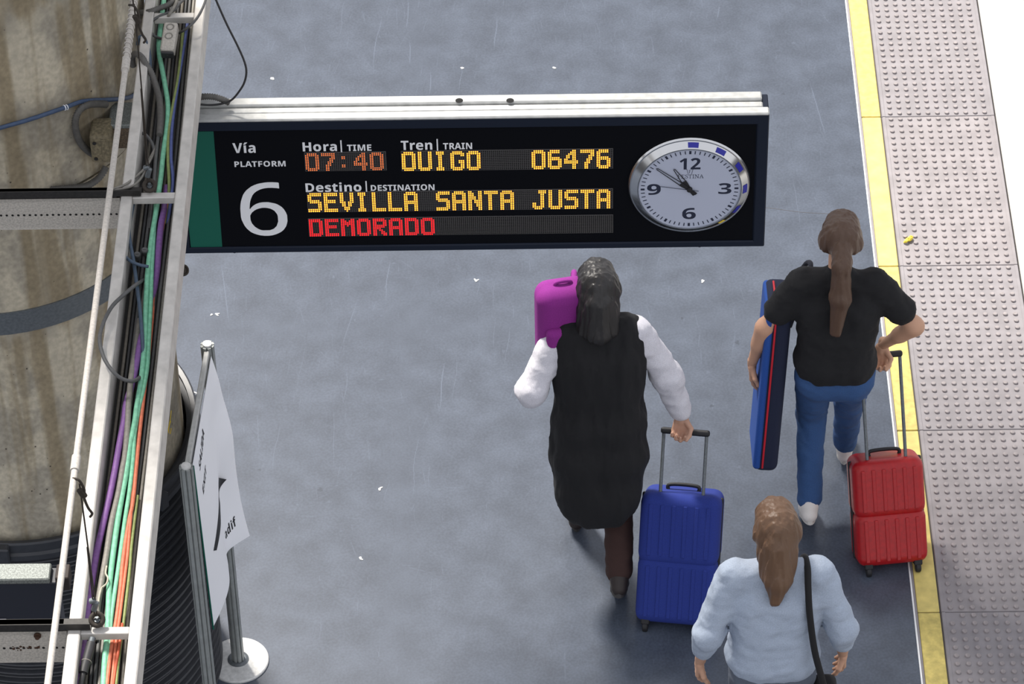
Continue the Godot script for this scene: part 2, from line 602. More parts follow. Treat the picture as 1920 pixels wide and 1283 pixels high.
# ------------------------------------------------------------------ column, sleeve
func build_column() -> void:
	var t := thing("concrete_column", "round weathered concrete column with brown streaks left of the sign", "column", COL)
	var mb := MB.new()
	lathe(mb, [Vector2(0.655, 0.0), Vector2(0.655, 3.235), Vector2(0.6, 3.235)], Vector3.ZERO, 72)
	put("shaft", mb, M.concrete, t)
	mb = MB.new()
	lathe(mb, [Vector2(0.62, 3.215), Vector2(0.62, 3.27)], Vector3.ZERO, 64)
	put("joint", mb, M.dark_steel, t)
	mb = MB.new()
	lathe(mb, [Vector2(0.6, 3.25), Vector2(0.66, 3.25), Vector2(0.675, 3.265), Vector2(0.675, 9.5), Vector2(0.0, 9.5)], Vector3.ZERO, 72)
	put("upper_drum", mb, M.concrete, t)
	var hb := on_column(0, 629, 0.66).y
	var ht := on_column(0, 589, 0.66).y
	mb = MB.new()
	lathe(mb, [Vector2(0.65, hb), Vector2(0.662, hb), Vector2(0.662, ht), Vector2(0.65, ht)], Vector3.ZERO, 72)
	put("steel_band", mb, M.galv, t).set_meta("label", "grey galvanised steel band clamped round the column")
	mb = MB.new()
	for ln in [[[327, 770], [325, 788], [321, 806], [318, 814]], [[326, 790], [323, 800], [322, 812]], [[327, 803], [325, 814]]]:
		var pp := []
		for c in ln: pp.append(on_column(c[0] - 6, c[1], 0.6555) - COL)
		tube(mb, smooth_path(pp, 4), 0.0022, 5)
	put("paint_mark", mb, M.yellow_mark, t)

	var s := thing("ribbed_sleeve", "black ribbed plastic sleeve wrapped round the foot of the concrete column", "sleeve", COL)
	var R := 0.722
	mb = MB.new()
	lathe(mb, [Vector2(0.668, 1.42), Vector2(0.668, 1.47), Vector2(0.69, 1.478), Vector2(0.69, 1.495), Vector2(R - 0.012, 1.5), Vector2(R - 0.004, 1.494), Vector2(R - 0.004, 1.45), Vector2(R + 0.006, 1.44), Vector2(R + 0.006, 1.412), Vector2(R - 0.02, 1.405)], Vector3.ZERO, 80)
	put("collar", mb, M.sleeve, s)
	mb = MB.new()
	var rh := 0.0535
	lathe(mb, [Vector2(R - 0.004, -rh - 0.001), Vector2(R, -rh + 0.002), Vector2(R - 0.003, -rh + 0.006), Vector2(R - 0.022, -rh + 0.0115), Vector2(R - 0.025, -rh + 0.016), Vector2(R - 0.004, -0.001)], Vector3.ZERO, 80)
	var rm := mb.mesh()
	for k in 26:
		inst("rib", rm, M.sleeve, s, Transform3D(Basis.IDENTITY, Vector3(0, 1.408 - rh * k, 0)))
	for a in [0.62, 1.62]:
		mb = MB.new()
		var e := Vector3(cos(a), 0, sin(a))
		box(mb, e * (R + 0.002) + Vector3.UP * 1.455, Vector3(0.05, 0.085, 0.05), 0.006, Basis(Vector3.UP, -a))
		put("clasp", mb, M.sleeve, s)

# ------------------------------------------------------------------ cable tray and what carries it
const TRAY_H := 3.80
const TRAY_L := -3.295
const TRAY_R := -3.062
func build_tray() -> void:
	var t := thing("cable_tray", "long pale grey steel cable tray packed with cables beside the column", "cable tray", Vector3(-3.18, 3.67, -9.5))
	var o := Vector3(3.18, -3.67, 9.5)
	for x in [TRAY_L + 0.02, TRAY_R - 0.02]:
		var mb := MB.new()
		box(mb, Vector3(x, TRAY_H - 0.065, -9.5) + o, Vector3(0.04, 0.13, 8.0), 0.004)
		put("side_rail", mb, M.tray, t)
	var mb := MB.new()
	box(mb, Vector3((TRAY_L + TRAY_R) / 2, TRAY_H - 0.124, -9.5) + o, Vector3(TRAY_R - TRAY_L - 0.082, 0.006, 7.98), 0.0)
	put("base_plate", mb, M.dark_steel, t)
	for z in [lev(350, 26, TRAY_H).z, lev(281, 364, TRAY_H).z, lev(190, 1180, TRAY_H).z]:
		mb = MB.new()
		box(mb, Vector3((TRAY_L + TRAY_R) / 2, TRAY_H - 0.02, z) + o, Vector3(TRAY_R - TRAY_L - 0.081, 0.03, 0.03), 0.002)
		put("rung", mb, M.tray, t)

	# the two brackets that carry the tray: a dark angle on top of a perforated channel
	var hs := [[362.0, "perforated grey steel channel with a dark angle above it, under the junction box", 0], [1175.0, "rusty perforated steel channel with a dark angle above it, at the lower left", 1]]
	for a in hs:
		var z0 := lev(100, a[0] - 1.5, TRAY_H + 0.028).z
		var b := thing("support_beam", a[1], "beam", Vector3(-3.3, 3.62, z0))
		mb = MB.new()
		box(mb, Vector3(-0.58 + 0.037, 0.194, -0.006), Vector3(1.24, 0.028, 0.004), 0.001)
		box(mb, Vector3(-0.58 + 0.037, 0.1805, -0.03), Vector3(1.24, 0.001, 0.05), 0.0)
		box(mb, Vector3(-0.6, 0.178, -0.03), Vector3(1.18, 0.006, 0.05), 0.001)
		put("angle_bar", mb, M.dark_steel, b)
		mb = MB.new()
		# channel: rounded lips above and below a flat web
		var prof := [Vector2(-0.05, 0.165), Vector2(-0.012, 0.165), Vector2(-0.003, 0.158), Vector2(0.0, 0.146), Vector2(0.0, 0.028), Vector2(-0.003, 0.014), Vector2(-0.012, 0.008), Vector2(-0.05, 0.008)]
		for i in prof.size() - 1:
			var p: Vector2 = prof[i]
			var q: Vector2 = prof[i + 1]
			var nn := Vector3(0, (p - q).x, (p - q).y)
			mb.face([Vector3(-1.2, p.y, p.x - 0.02), Vector3(-0.002, p.y, p.x - 0.02), Vector3(-0.002, q.y, q.x - 0.02), Vector3(-1.2, q.y, q.x - 0.02)], (nn if nn.z > 0 or absf(nn.z) < 1e-6 else -nn).normalized())
		box(mb, Vector3(-0.6, 0.0865, -0.055), Vector3(1.196, 0.15, 0.03), 0.002)
		put("channel", mb, M.beam, b)
		for k in 52:
			mb = MB.new()
			lathe(mb, [Vector2(0.005, 0.0), Vector2(0.0, 0.0004)], Vector3(-0.02 - 0.0208 * k, 0.085, -0.0197), 8, Basis(Vector3.RIGHT, PI / 2))
			put("hole", mb, M.hole, b)
		if a[2] == 1:
			mb = MB.new()
			var rng := RandomNumberGenerator.new()
			rng.seed = 8
			for k in 16:
				lathe(mb, [Vector2(rng.randf_range(0.002, 0.006), 0.0), Vector2(0.0, 0.0006)], Vector3(-0.09 - rng.randf() * 0.09, 0.086 + rng.randfn(0.0, 0.004), -0.0193), 7, Basis(Vector3.RIGHT, PI / 2))
			put("rust_patch", mb, M.rust, b)
			mb = MB.new()
			lathe(mb, [Vector2(0.012, 0.0), Vector2(0.012, 0.004), Vector2(0.007, 0.004), Vector2(0.007, 0.014), Vector2(0.0, 0.014)], Vector3(-0.095, 0.145, -0.018), 12, Basis(Vector3.RIGHT, PI / 2))
			put("bolt", mb, M.rust, b)
		else:
			mb = MB.new()
			plate(mb, PackedVector2Array([Vector2(-0.08, -0.11), Vector2(-0.01, -0.19), Vector2(-0.01, -0.03), Vector2(-0.08, -0.03)]), 0.004, Transform3D(Basis(Vector3.RIGHT, PI / 2), Vector3(0, 0.05, 0)))
			put("gusset", mb, M.speck, b)

	# trunking behind the nearer bracket
	var tz0 := lev(60, 1056, 3.56).z
	var tz1 := lev(60, 1087, 3.56).z
	var tr := thing("steel_trunking", "square steel trunking with a speckled grey lid and a dark front", "trunking", Vector3(-3.9, 3.2, (tz0 + tz1) / 2))
	mb = MB.new()
	box(mb, Vector3(0, 0.17, 0), Vector3(1.0, 0.34, tz1 - tz0 - 0.004), 0.003)
	put("body", mb, plain(srgb(32, 35, 46), 0.5), tr)
	mb = MB.new()
	box(mb, Vector3(-0.01, 0.35, 0.001), Vector3(0.98, 0.024, tz1 - tz0), 0.004)
	put("lid", mb, M.speck, tr)
	mb = MB.new()
	box(mb, Vector3(0.52, 0.33, 0), Vector3(0.045, 0.06, tz1 - tz0 - 0.01), 0.003)
	put("end_cap", mb, plain(srgb(44, 34, 30), 0.7), tr)
	mb = MB.new()
	var wp := wall(6, 1166, tz1 + 0.002) - tr.position
	box(mb, wp + Vector3(-0.012, -0.01, 0), Vector3(0.05, 0.045, 0.006), 0.003)
	put("plate", mb, M.white, tr)

	# pale conduit pipe above the tray
	var pa := lev(241, 0, 4.42)
	var pb := lev(102, 1283, 4.42)
	var px := (pa.x + pb.x) / 2
	var pt := thing("conduit_pipe", "thin off-white conduit pipe running above the cable tray", "pipe", Vector3(px, 4.42, -9))
	mb = MB.new()
	bar(mb, Vector3(0, 0, -3.6), Vector3(0, 0, 3.2), 0.0105, 12)
	put("pipe", mb, M.pipe, pt)
	for v in [128.0, 878.0]:
		var z := lev(241 - v * 0.1085, v, 4.42).z + 9.0
		mb = MB.new()
		bar(mb, Vector3(0, 0, z - 0.05), Vector3(0, 0, z + 0.012), 0.0145, 12)
		put("coupling", mb, M.pipe, pt)
	mb = MB.new()
	var wz := lev(228, 120, 4.42).z + 9.0
	var sp := PackedVector3Array()
	for k in 220: sp.append(Vector3(cos(k * 0.42) * 0.0125, sin(k * 0.42) * 0.0125, wz - 0.02 - k * 0.0018))
	tube(mb, sp, 0.003, 5)
	put("wrapping", mb, M.pipe, pt)

	# hangers
	for a in [[281.0, 353.0, 250.0, 8.0, "rusty hanger wire and ring on the tray rung under the junction box", 1.5], [182.5, 1167.0, 157.0, 893.0, "rusty hanger wire and ring on the rung at the lower left", 0.0]]:
		var e := lev(a[0], a[1], TRAY_H + 0.012)
		var h := thing("hanger_wire", a[4], "hanger", e)
		mb = MB.new()
		torus(mb, Vector3(0, 0.012, 0), Vector3(0.1, 0.75, 0.6), 0.019, 0.008)
		put("ring", mb, M.dark_rust, h)
		mb = MB.new()
		bar(mb, Vector3(0, -0.02, 0), Vector3(0, 0.022, 0), 0.006, 8)
		lathe(mb, [Vector2(0.011, 0.0), Vector2(0.011, 0.008), Vector2(0.0, 0.009)], Vector3(0, 0.004, 0), 6)
		put("eye_bolt", mb, M.galv, h)
		var top: Vector3
		if a[5] > 0.0: top = wall(a[2], a[3], e.z - 0.02) - e
		else: top = Vector3(px + 0.014, 4.405, e.z - 0.02) - e
		mb = MB.new()
		box(mb, top.normalized() * 0.07, Vector3(0.018, 0.045, 0.014), 0.004, Basis(Vector3.FORWARD, 0.3))
		box(mb, top.normalized() * 0.095 + Vector3(-0.006, 0, 0), Vector3(0.022, 0.014, 0.018), 0.003, Basis(Vector3.FORWARD, -0.4))
		put("wire_clamp", mb, M.galv, h)
		mb = MB.new()
		bar(mb, Vector3(0.002, 0.03, 0), top + Vector3(0.003, 0, 0), 0.0028, 6)
		bar(mb, Vector3(-0.006, 0.03, 0), top * 0.55, 0.0026, 6)
		if a[5] > 0.0: bar(mb, top, top + (top * a[5]), 0.003, 6)
		put("wire", mb, M.dark_rust, h)
		mb = MB.new()
		var tc := top if a[5] == 0.0 else top * 0.97
		tube(mb, smooth_path([tc + Vector3(-0.016, 0.022, 0), tc + Vector3(0.004, 0.02, 0.006), tc + Vector3(0.016, -0.02, 0.006), tc + Vector3(0.012, -0.055, 0.004), tc + Vector3(0.02, -0.1, 0.004), tc + Vector3(0.03, -0.125, 0.004), tc + Vector3(0.022, -0.14, 0.004)], 5), 0.0042, 6)
		box(mb, tc + Vector3(0.008, -0.035, 0.006), Vector3(0.022, 0.04, 0.014), 0.005, Basis(Vector3.FORWARD, -0.35))
		put("hook", mb, M.dark_rust, h)

	var pu := lev(343, 507, 3.6)
	var ph := thing("hanging_ring", "dark rusty ring hanging at the tray edge below the sign's green stripe", "ring", pu)
	mb = MB.new()
	lathe(mb, [Vector2(0.0, -0.008), Vector2(0.018, -0.008), Vector2(0.022, -0.003), Vector2(0.022, 0.005), Vector2(0.016, 0.009), Vector2(0.012, 0.004), Vector2(0.0, 0.004)], Vector3(0, 0, 0), 18, Basis(Vector3.RIGHT, 0.7) * Basis(Vector3.FORWARD, 0.5))
	put("disc", mb, M.dark_rust, ph)
	mb = MB.new()
	for dx in [-0.006, 0.004]:
		bar(mb, Vector3(dx, 0.0, 0), Vector3(dx * 0.4 - 0.012, 0.16, -0.02), 0.003, 6)
	put("wire", mb, M.dark_rust, ph)

# ------------------------------------------------------------------ cables
func cable(called: String, pts: Array, h: float, r: float, m: Material, label: String, group := "", ridge := 0.0) -> void:
	var mb := MB.new()
	tube(mb, smooth_path(levs(pts, h), 8), r, 10, -1.0, ridge, 0.0085)
	solo(called, mb, m, label, "conduit" if ridge > 0.0 else "cable", group)

func jacket(c: Color, sd: int) -> StandardMaterial3D:
	return grainy(c, 0.55, 0.0, 0.05, sd, 0.8, 1.0, 7.0, 1, 128)

func build_cables() -> void:
	var g := jacket(srgb(134, 208, 172), 51)
	var pu := jacket(srgb(132, 88, 156), 52)
	var og := jacket(srgb(226, 124, 92), 53)
	var gy := jacket(srgb(138, 134, 126), 54)
	var dg := jacket(srgb(92, 92, 92), 55)
	var bk := jacket(srgb(52, 52, 54), 56)
	var bl := jacket(srgb(92, 106, 168), 57)
	var ol := jacket(srgb(142, 156, 92), 58)
	var sb := jacket(srgb(74, 92, 112), 59)
	var hose := jacket(srgb(104, 102, 98), 60)
	var h := 3.735
	cable("green_cable", [[315, -60], [300, 60], [298, 95], [304, 130], [312, 175], [315, 205], [312, 245], [306, 290], [302, 330], [297, 366], [292, 400], [284, 450], [277, 510], [273, 580], [272, 625], [268.6, 675], [264, 718], [256.6, 762], [252, 795], [243, 840], [236, 890], [229.7, 925], [220, 981], [211, 1047], [205, 1100], [203, 1150], [201, 1195], [197, 1229], [193, 1300]], h, 0.0095, g, "thick pale green cable running the whole tray, left one of two")
	cable("green_cable", [[292, 384, -0.012], [288.5, 440], [286, 480], [284, 520], [282.5, 570], [281, 600], [279, 640], [276, 690], [268, 735], [259, 773], [252, 816], [249, 865], [243, 920], [235, 972], [222, 1066], [214, 1119], [208, 1163], [206, 1201], [201, 1248], [198, 1300]], h - 0.004, 0.0078, g, "pale green cable kinked in the middle of the tray, right one of two")
	cable("purple_cable", [[313, 350, -0.02], [308, 390, -0.015], [302, 420], [298, 461], [294, 510, -0.012], [284, 570, -0.03], [270, 620, -0.02], [264, 638], [255.5, 685], [246, 725], [237, 757], [232.6, 790], [224, 834], [216, 880], [207, 925], [194, 981], [181, 1038], [171.7, 1094], [163, 1153], [157, 1201], [151, 1248], [144, 1310]], h - 0.004, 0.0115, pu, "thick dusty purple cable crossing to the left side of the tray")
	cable("orange_cable", [[316, 360, -0.02], [309, 400, -0.02], [300, 460, -0.03], [288, 570, -0.03], [279, 663, -0.01], [270, 740, -0.008], [260, 830, -0.008], [250, 935], [243, 972], [235, 1019], [229, 1066], [226, 1100], [218, 1163], [211, 1201], [204.5, 1248], [199, 1300]], h, 0.0068, og, "orange cable on the right side of the tray, left of its twin")
	cable("orange_cable", [[252, 900, -0.012], [246, 960], [241, 1019], [238, 1050], [231, 1106], [223.5, 1163], [218, 1201], [213, 1250], [208, 1300]], h, 0.0055, og, "thinner orange cable on the right side of the tray, right of its twin")
	cable("orange_cable", [[229, 1170, -0.012], [223.5, 1212], [217, 1250], [210, 1300]], h + 0.004, 0.005, jacket(srgb(206, 92, 58), 61), "short red-orange cable at the bottom right of the tray")
	cable("grey_cable", [[262, 600, -0.03], [254, 660, -0.015], [247, 700], [243, 735], [241, 757], [239, 800], [235, 850], [229.7, 880], [222, 925], [209, 981], [200, 1038], [190, 1094], [183, 1140, -0.01], [178, 1200, -0.02]], h + 0.002, 0.0105, gy, "thick grey cable beside the purple one")
	cable("blue_cable", [[352, 40], [346, 81], [336.7, 140], [327, 202], [322, 249], [321, 296], [324, 330], [322, 365, -0.02], [314, 420, -0.03]], h, 0.0062, bl, "blue cable along the right rail above the rung")
	cable("olive_cable", [[343, 60], [335, 140], [324, 200], [316, 249], [315, 296], [317, 335], [316, 366, -0.02], [308, 420, -0.03]], h + 0.002, 0.006, ol, "olive green cable next to the blue cable above the rung")
	cable("olive_cable", [[258, 930, -0.01], [247, 1020], [243, 1070], [236, 1130], [230, 1180, -0.01], [222, 1240], [216, 1300]], h - 0.002, 0.005, ol, "thin olive cable against the right rail at the bottom")
	cable("grey_loop_cable", [[276, 521, -0.03], [265, 528], [255, 534, 0.06], [231, 554, 0.09], [210.8, 574, 0.1], [196.6, 599, 0.1], [188.5, 623, 0.1], [187, 640, 0.1], [190, 656, 0.1], [197.7, 677, 0.1], [213, 698, 0.09], [228, 710, 0.07], [245.7, 715, 0.05], [258, 711, 0.02], [266, 704, -0.02]], h, 0.0068, dg, "grey cable looping out over the left rail")
	cable("slate_cable", [[252, 366, -0.02], [249, 386], [243, 420], [242, 440], [245, 461], [251, 493], [257, 538], [262.4, 582], [266.5, 630], [270, 690, -0.02]], h + 0.012, 0.0068, sb, "slate blue cable bending down the tray under the rung")
	cable("slate_cable", [[226, 472], [233, 480], [247, 491], [263.5, 497.5], [278, 500]], h + 0.03, 0.006, sb, "short slate blue cable crossing the tray over the others")
	cable("grey_lead", [[205, 357, 0.07], [233, 347, 0.08], [251.6, 334, 0.05], [272, 315, 0.02], [285, 295], [293, 272]], h, 0.0046, gy, "thin grey lead crossing the left rail, upper one")
	cable("grey_lead", [[214, 357, 0.07], [235, 353, 0.08], [251.6, 347, 0.06], [266, 332, 0.03], [274, 312], [290, 280]], h, 0.0046, gy, "thin grey lead crossing the left rail, lower one")
	cable("dark_cable", [[298, 246], [294.7, 272], [292, 300], [289, 340], [285, 380, -0.02], [280, 430, -0.03]], h + 0.002, 0.0068, dg, "dark grey cable coming out of the ribbed conduit")
	cable("dark_cable", [[255, 255, -0.02], [268, 250, 0.01], [281, 262, 0.01], [288, 277], [290, 300, -0.02], [288, 340, -0.03]], h, 0.006, dg, "dark grey cable curving out from under the left rail")
	cable("dark_cable", [[355, -10, 0.05], [337, 6, 0.06], [325, 20, 0.06], [300, 30, 0.06], [283, 42, 0.05], [281, 58, 0.04], [292, 69, 0.03], [304, 73]], h, 0.0058, dg, "dark cable bending into the socket block")
	cable("dark_cable", [[388, -8, 0.1], [380, 15, 0.12], [368, 36, 0.12], [352, 52, 0.1], [336, 62, 0.04]], h, 0.005, dg, "dark cable hanging over the right rail beside the socket block")
	cable("dark_cable", [[335, -10, 0.05], [328, 10, 0.07], [318, 26, 0.07], [311, 42, 0.02]], h, 0.0062, gy, "grey cable dropping into the top of the socket block")
	cable("slate_cable", [[258, 84, 0.02], [261, 71, 0.05], [268, 69, 0.06], [275, 80, 0.06], [280, 100, 0.05], [281.5, 125, 0.02], [280, 150, -0.02]], h, 0.007, sb, "slate blue cable hooping over the left rail at the top")
	cable("ribbed_conduit", [[250, 125, -0.05], [248, 106, 0.0], [256, 101, 0.05], [266, 108, 0.06], [274, 121, 0.05], [284, 138, 0.03], [291, 157, 0.01], [297, 178], [300, 195], [301, 225], [299, 254]], h + 0.012, 0.0115, hose, "grey ribbed conduit curving into the tray beside the green cable", "", 0.003)
	cable("ribbed_conduit", [[262, 24, 0.03], [280, 22, 0.06], [300, 15, 0.06], [318, 8, 0.06], [335, -6, 0.05]], h, 0.0105, hose, "dark ribbed conduit at the top end of the tray", "", 0.003)
	cable("twine", [[200, 1062, 0.012], [198, 1075, 0.02], [202, 1084, 0.022], [200, 1094, 0.02], [194, 1100, 0.02], [190, 1104, 0.016], [186, 1120, 0.012], [184, 1136, 0.01]], h, 0.003, jacket(srgb(196, 190, 170), 62), "frayed pale twine tied round the cables near the bottom")
	# the dusty bed of dark cables below
	var rng := RandomNumberGenerator.new()
	rng.seed = 17
	var nz := noise(0.35, 9, 2)
	for k in 18:
		var mb := MB.new()
		var x := lerpf(TRAY_L + 0.06, TRAY_R - 0.06, (k % 9) / 8.0)
		var y := 3.689 + (0.017 if k >= 9 else 0.0)
		var pts := []
		for i in 17:
			var z := -13.0 + i * 0.42
			var xx := x + nz.get_noise_2d(z * 1.6, (k / 9) * 31.0) * 0.01
			pts.append(Vector3(xx, y + nz.get_noise_2d(z * 2.0, (k / 9) * 17.0 + 500.0) * 0.003, z))
		tube(mb, smooth_path(pts, 5), rng.randf_range(0.0056, 0.0068), 8)
		solo("bed_cable", mb, [bk, dg, gy, bk, jacket_dust][k % 5] if k % 5 < 4 else jacket_dust, "dusty dark cable lying at the bottom of the tray", "cable", "dark cables on the tray bottom")
	# clips and a connector among the cables
	for a in [[257, 477, "small grey cable clip between the dark cables, left of two"], [271, 469, "small dark cable clip between the dark cables, right of two"]]:
		var mb := MB.new()
		var p := lev(a[0], a[1], 3.75)
		lathe(mb, [Vector2(0.011, -0.03), Vector2(0.012, 0.0), Vector2(0.009, 0.004), Vector2(0.0, 0.004)], p, 12, Basis(Vector3.RIGHT, 0.35))
		box(mb, p + Vector3(0, 0.005, 0.002), Vector3(0.012, 0.003, 0.004), 0.001, Basis(Vector3.RIGHT, 0.35))
		solo("cable_clip", mb, dg, a[2], "clip", "cable clips")
	var c := thing("cable_connector", "black cable connector with a wire tie at the bottom of the tray", "connector", lev(164, 1236, 3.76))
	var mb := MB.new()
	tube(mb, PackedVector3Array([Vector3(0.01, 0.02, -0.05), Vector3(0, 0.005, 0.0), Vector3(-0.01, -0.01, 0.05)]), 0.015, 12)
	put("barrel", mb, bk, c)
	mb = MB.new()
	tube(mb, PackedVector3Array([Vector3(0.013, 0.026, -0.066), Vector3(0.009, 0.018, -0.045)]), 0.011, 6)
	put("nut", mb, M.galv, c)
	mb = MB.new()
	tube(mb, smooth_path([Vector3(-0.01, -0.01, 0.05), Vector3(-0.016, -0.02, 0.12), Vector3(-0.02, -0.03, 0.3)], 5), 0.009, 8)
	put("lead", mb, bk, c)
	mb = MB.new()
	torus(mb, Vector3(-0.002, 0.0, 0.012), Vector3(-0.15, -0.2, 1), 0.0155, 0.002)
	put("tie", mb, gy, c)

	# twin socket block
	var bs := Basis(Vector3.UP, -0.08) * Basis(Vector3.RIGHT, 0.25)
	var sk := thing("socket_block", "dusty beige twin socket block lying on the cables at the top of the tray", "socket", lev(318, 74, 3.80))
	mb = MB.new()
	box(mb, Vector3.ZERO, Vector3(0.052, 0.05, 0.13), 0.006, bs)
	put("body", mb, M.beam, sk)
	mb = MB.new()
	for z in [-0.04, 0.003]:
		lathe(mb, [Vector2(0.016, 0.0), Vector2(0.0145, 0.001), Vector2(0.0, -0.004)], bs * Vector3(0, 0.0255, z), 18, bs)
	put("outlet", mb, gy, sk)
	mb = MB.new()
	box(mb, bs * Vector3(0, -0.006, 0.068), Vector3(0.048, 0.036, 0.01), 0.003, bs)
	lathe(mb, [Vector2(0.006, 0.0), Vector2(0.0, 0.002)], bs * Vector3(0, -0.004, 0.0735), 10, bs * Basis(Vector3.RIGHT, PI / 2))
	put("end_plate", mb, bk, sk)

	# junction box on the column and its hoses
	var jb := thing("junction_box", "metal junction box with a pale lid fixed to the column", "junction box", on_column(229, 218, 0.735))
	mb = MB.new()
	box(mb, Vector3(0, -0.055, 0), Vector3(0.088, 0.1, 0.135), 0.004)
	put("body", mb, M.speck_brown, jb)
	mb = MB.new()
	box(mb, Vector3(0, 0.004, 0), Vector3(0.094, 0.02, 0.142), 0.005)
	put("lid", mb, M.speck, jb)
	var kb := thing("meter_housing", "dirty beige plastic housing on the column left of the junction box", "housing", on_column(190, 240, 0.73))
	mb = MB.new()
	box(mb, Vector3(0, -0.06, 0), Vector3(0.082, 0.13, 0.12), 0.008)
	put("body", mb, M.beige, kb)
	mb = MB.new()
	box(mb, Vector3(0.016, -0.06, 0.058), Vector3(0.03, 0.1, 0.01), 0.002)
	put("cover", mb, M.beige, kb)
	mb = MB.new()
	for y in [-0.025, -0.1]:
		mb = MB.new()
		lathe(mb, [Vector2(0.007, 0.0), Vector2(0.007, 0.005), Vector2(0.0, 0.005)], Vector3(-0.024, y, 0.059), 10, Basis(Vector3.RIGHT, PI / 2))
		put("screw", mb, M.dark_steel, kb)
	for a in [[[[200, 196], [186, 195], [168, 196], [153, 203], [144, 216], [141, 232], [144, 252], [154, 272], [171, 287], [190, 294], [207, 295]], 0.70, "grey ribbed conduit looping round the left of the beige housing"], [[[95, 356], [130, 353], [158, 350], [178, 340], [191, 327], [199, 312]], 0.70, "dark ribbed conduit curving under the beige housing"]]:
		mb = MB.new()
		var hp := []
		for c2 in a[0]: hp.append(on_column(c2[0], c2[1], a[1]))
		tube(mb, smooth_path(hp, 10), 0.0125, 12, -1.0, 0.004, 0.0095)
		solo("ribbed_conduit", mb, hose, a[2], "conduit")
	mb = MB.new()
	var bp := []
	for q in [[-60, 258], [0, 240], [56, 224], [121, 202], [156, 190], [203, 187], [237, 184], [258, 174], [266, 160]]: bp.append(on_column(q[0], q[1], 0.685))
	tube(mb, smooth_path(bp, 8), 0.0085, 10)
	solo("wall_cable", mb, jacket(srgb(72, 92, 124), 64), "dusty blue cable clipped across the upper column", "cable")
	mb = MB.new()
	var cp := on_column(121, 202, 0.684)
	torus(mb, cp, (on_column(130, 199, 0.683) - on_column(112, 205, 0.683)).normalized(), 0.0095, 0.0025, 14, 6)
	torus(mb, cp + Vector3(0.009, 0.003, 0.001), (on_column(130, 199, 0.683) - on_column(112, 205, 0.683)).normalized(), 0.0095, 0.002, 14, 6)
	solo("cable_tie", mb, M.white, "small white tie round the blue cable on the column", "cable tie")
	# the lead and hose at the head of the sign
	mb = MB.new()
	var wp := []
	for q in [[395, -25], [405, 0], [425, 45], [445, 85], [458, 115], [462, 135], [458, 155], [448, 172], [436, 186], [424, 192], [408, 196], [390, 197], [366, 195]]: wp.append(wall(q[0], q[1], -10.755))
	tube(mb, smooth_path(wp, 8), 0.0042, 8)
	solo("black_lead", mb, bk, "thin black lead curving down to the head of the sign", "cable")
	mb = MB.new()
	wp = []
	for q in [[350, 186], [366, 184], [384, 181], [402, 182], [418, 187], [430, 193]]: wp.append(wall(q[0], q[1], -10.77))
	tube(mb, smooth_path(wp, 8), 0.0115, 12, -1.0, 0.0035, 0.0085)
	solo("ribbed_conduit", mb, hose, "short ribbed conduit ending on the sign's top rail", "conduit")
var jacket_dust: StandardMaterial3D

# ------------------------------------------------------------------ temporary barrier with a cloth notice
func post_profile(r: float) -> PackedVector2Array:
	var out := PackedVector2Array()
	for k in 8:
		var a := TAU * k / 8.0
		for d in [[-0.30, 1.0], [-0.12, 0.98], [-0.08, 0.72], [0.08, 0.72], [0.12, 0.98], [0.30, 1.0]]:
			out.append(Vector2(cos(a + d[0]), sin(a + d[0])) * r * d[1])
	return out

var bn_far := []
var bn_bot := []
var bn_a: Vector3
var bn_b: Vector3
func along(pts: Array, t: float) -> Vector3:
	var f := clampf(t, 0.0, 1.0) * (pts.size() - 1)
	var i := mini(int(f), pts.size() - 2)
	return (pts[i] as Vector3).cubic_interpolate(pts[i + 1], pts[maxi(i - 1, 0)], pts[mini(i + 2, pts.size() - 1)], f - i)
# s runs from the near post to the far one, t from the top hem down
func cloth(s: float, t: float) -> Vector3:
	var top := bn_a.lerp(bn_b, s)
	var bot := along(bn_bot, s)
	var near := bn_a.lerp(bn_bot[0], t)
	var far := along(bn_far, t)
	var c := (bn_a.lerp(bn_b, s)).lerp((bn_bot[0] as Vector3).lerp(bn_bot[bn_bot.size() - 1], s), t)
	return top.lerp(bot, t) + near.lerp(far, s) - c
func cloth_n(s: float, t: float) -> Vector3:
	var a := cloth(s + 0.01, t) - cloth(s - 0.01, t)
	var b := cloth(s, t + 0.01) - cloth(s, t - 0.01)
	var n := a.cross(b).normalized()
	return n if n.x > 0.0 else -n
func cloth_print(mb: MB, poly: PackedVector2Array) -> void:
	var idx := Geometry2D.triangulate_polygon(poly)
	var i0 := mb.v.size()
	for p in poly:
		var n := cloth_n(p.x, p.y)
		mb.vert(cloth(p.x, p.y) + n * 0.0022, n, p)
	for k in range(0, idx.size(), 3): mb.tri(i0 + idx[k], i0 + idx[k + 1], i0 + idx[k + 2])

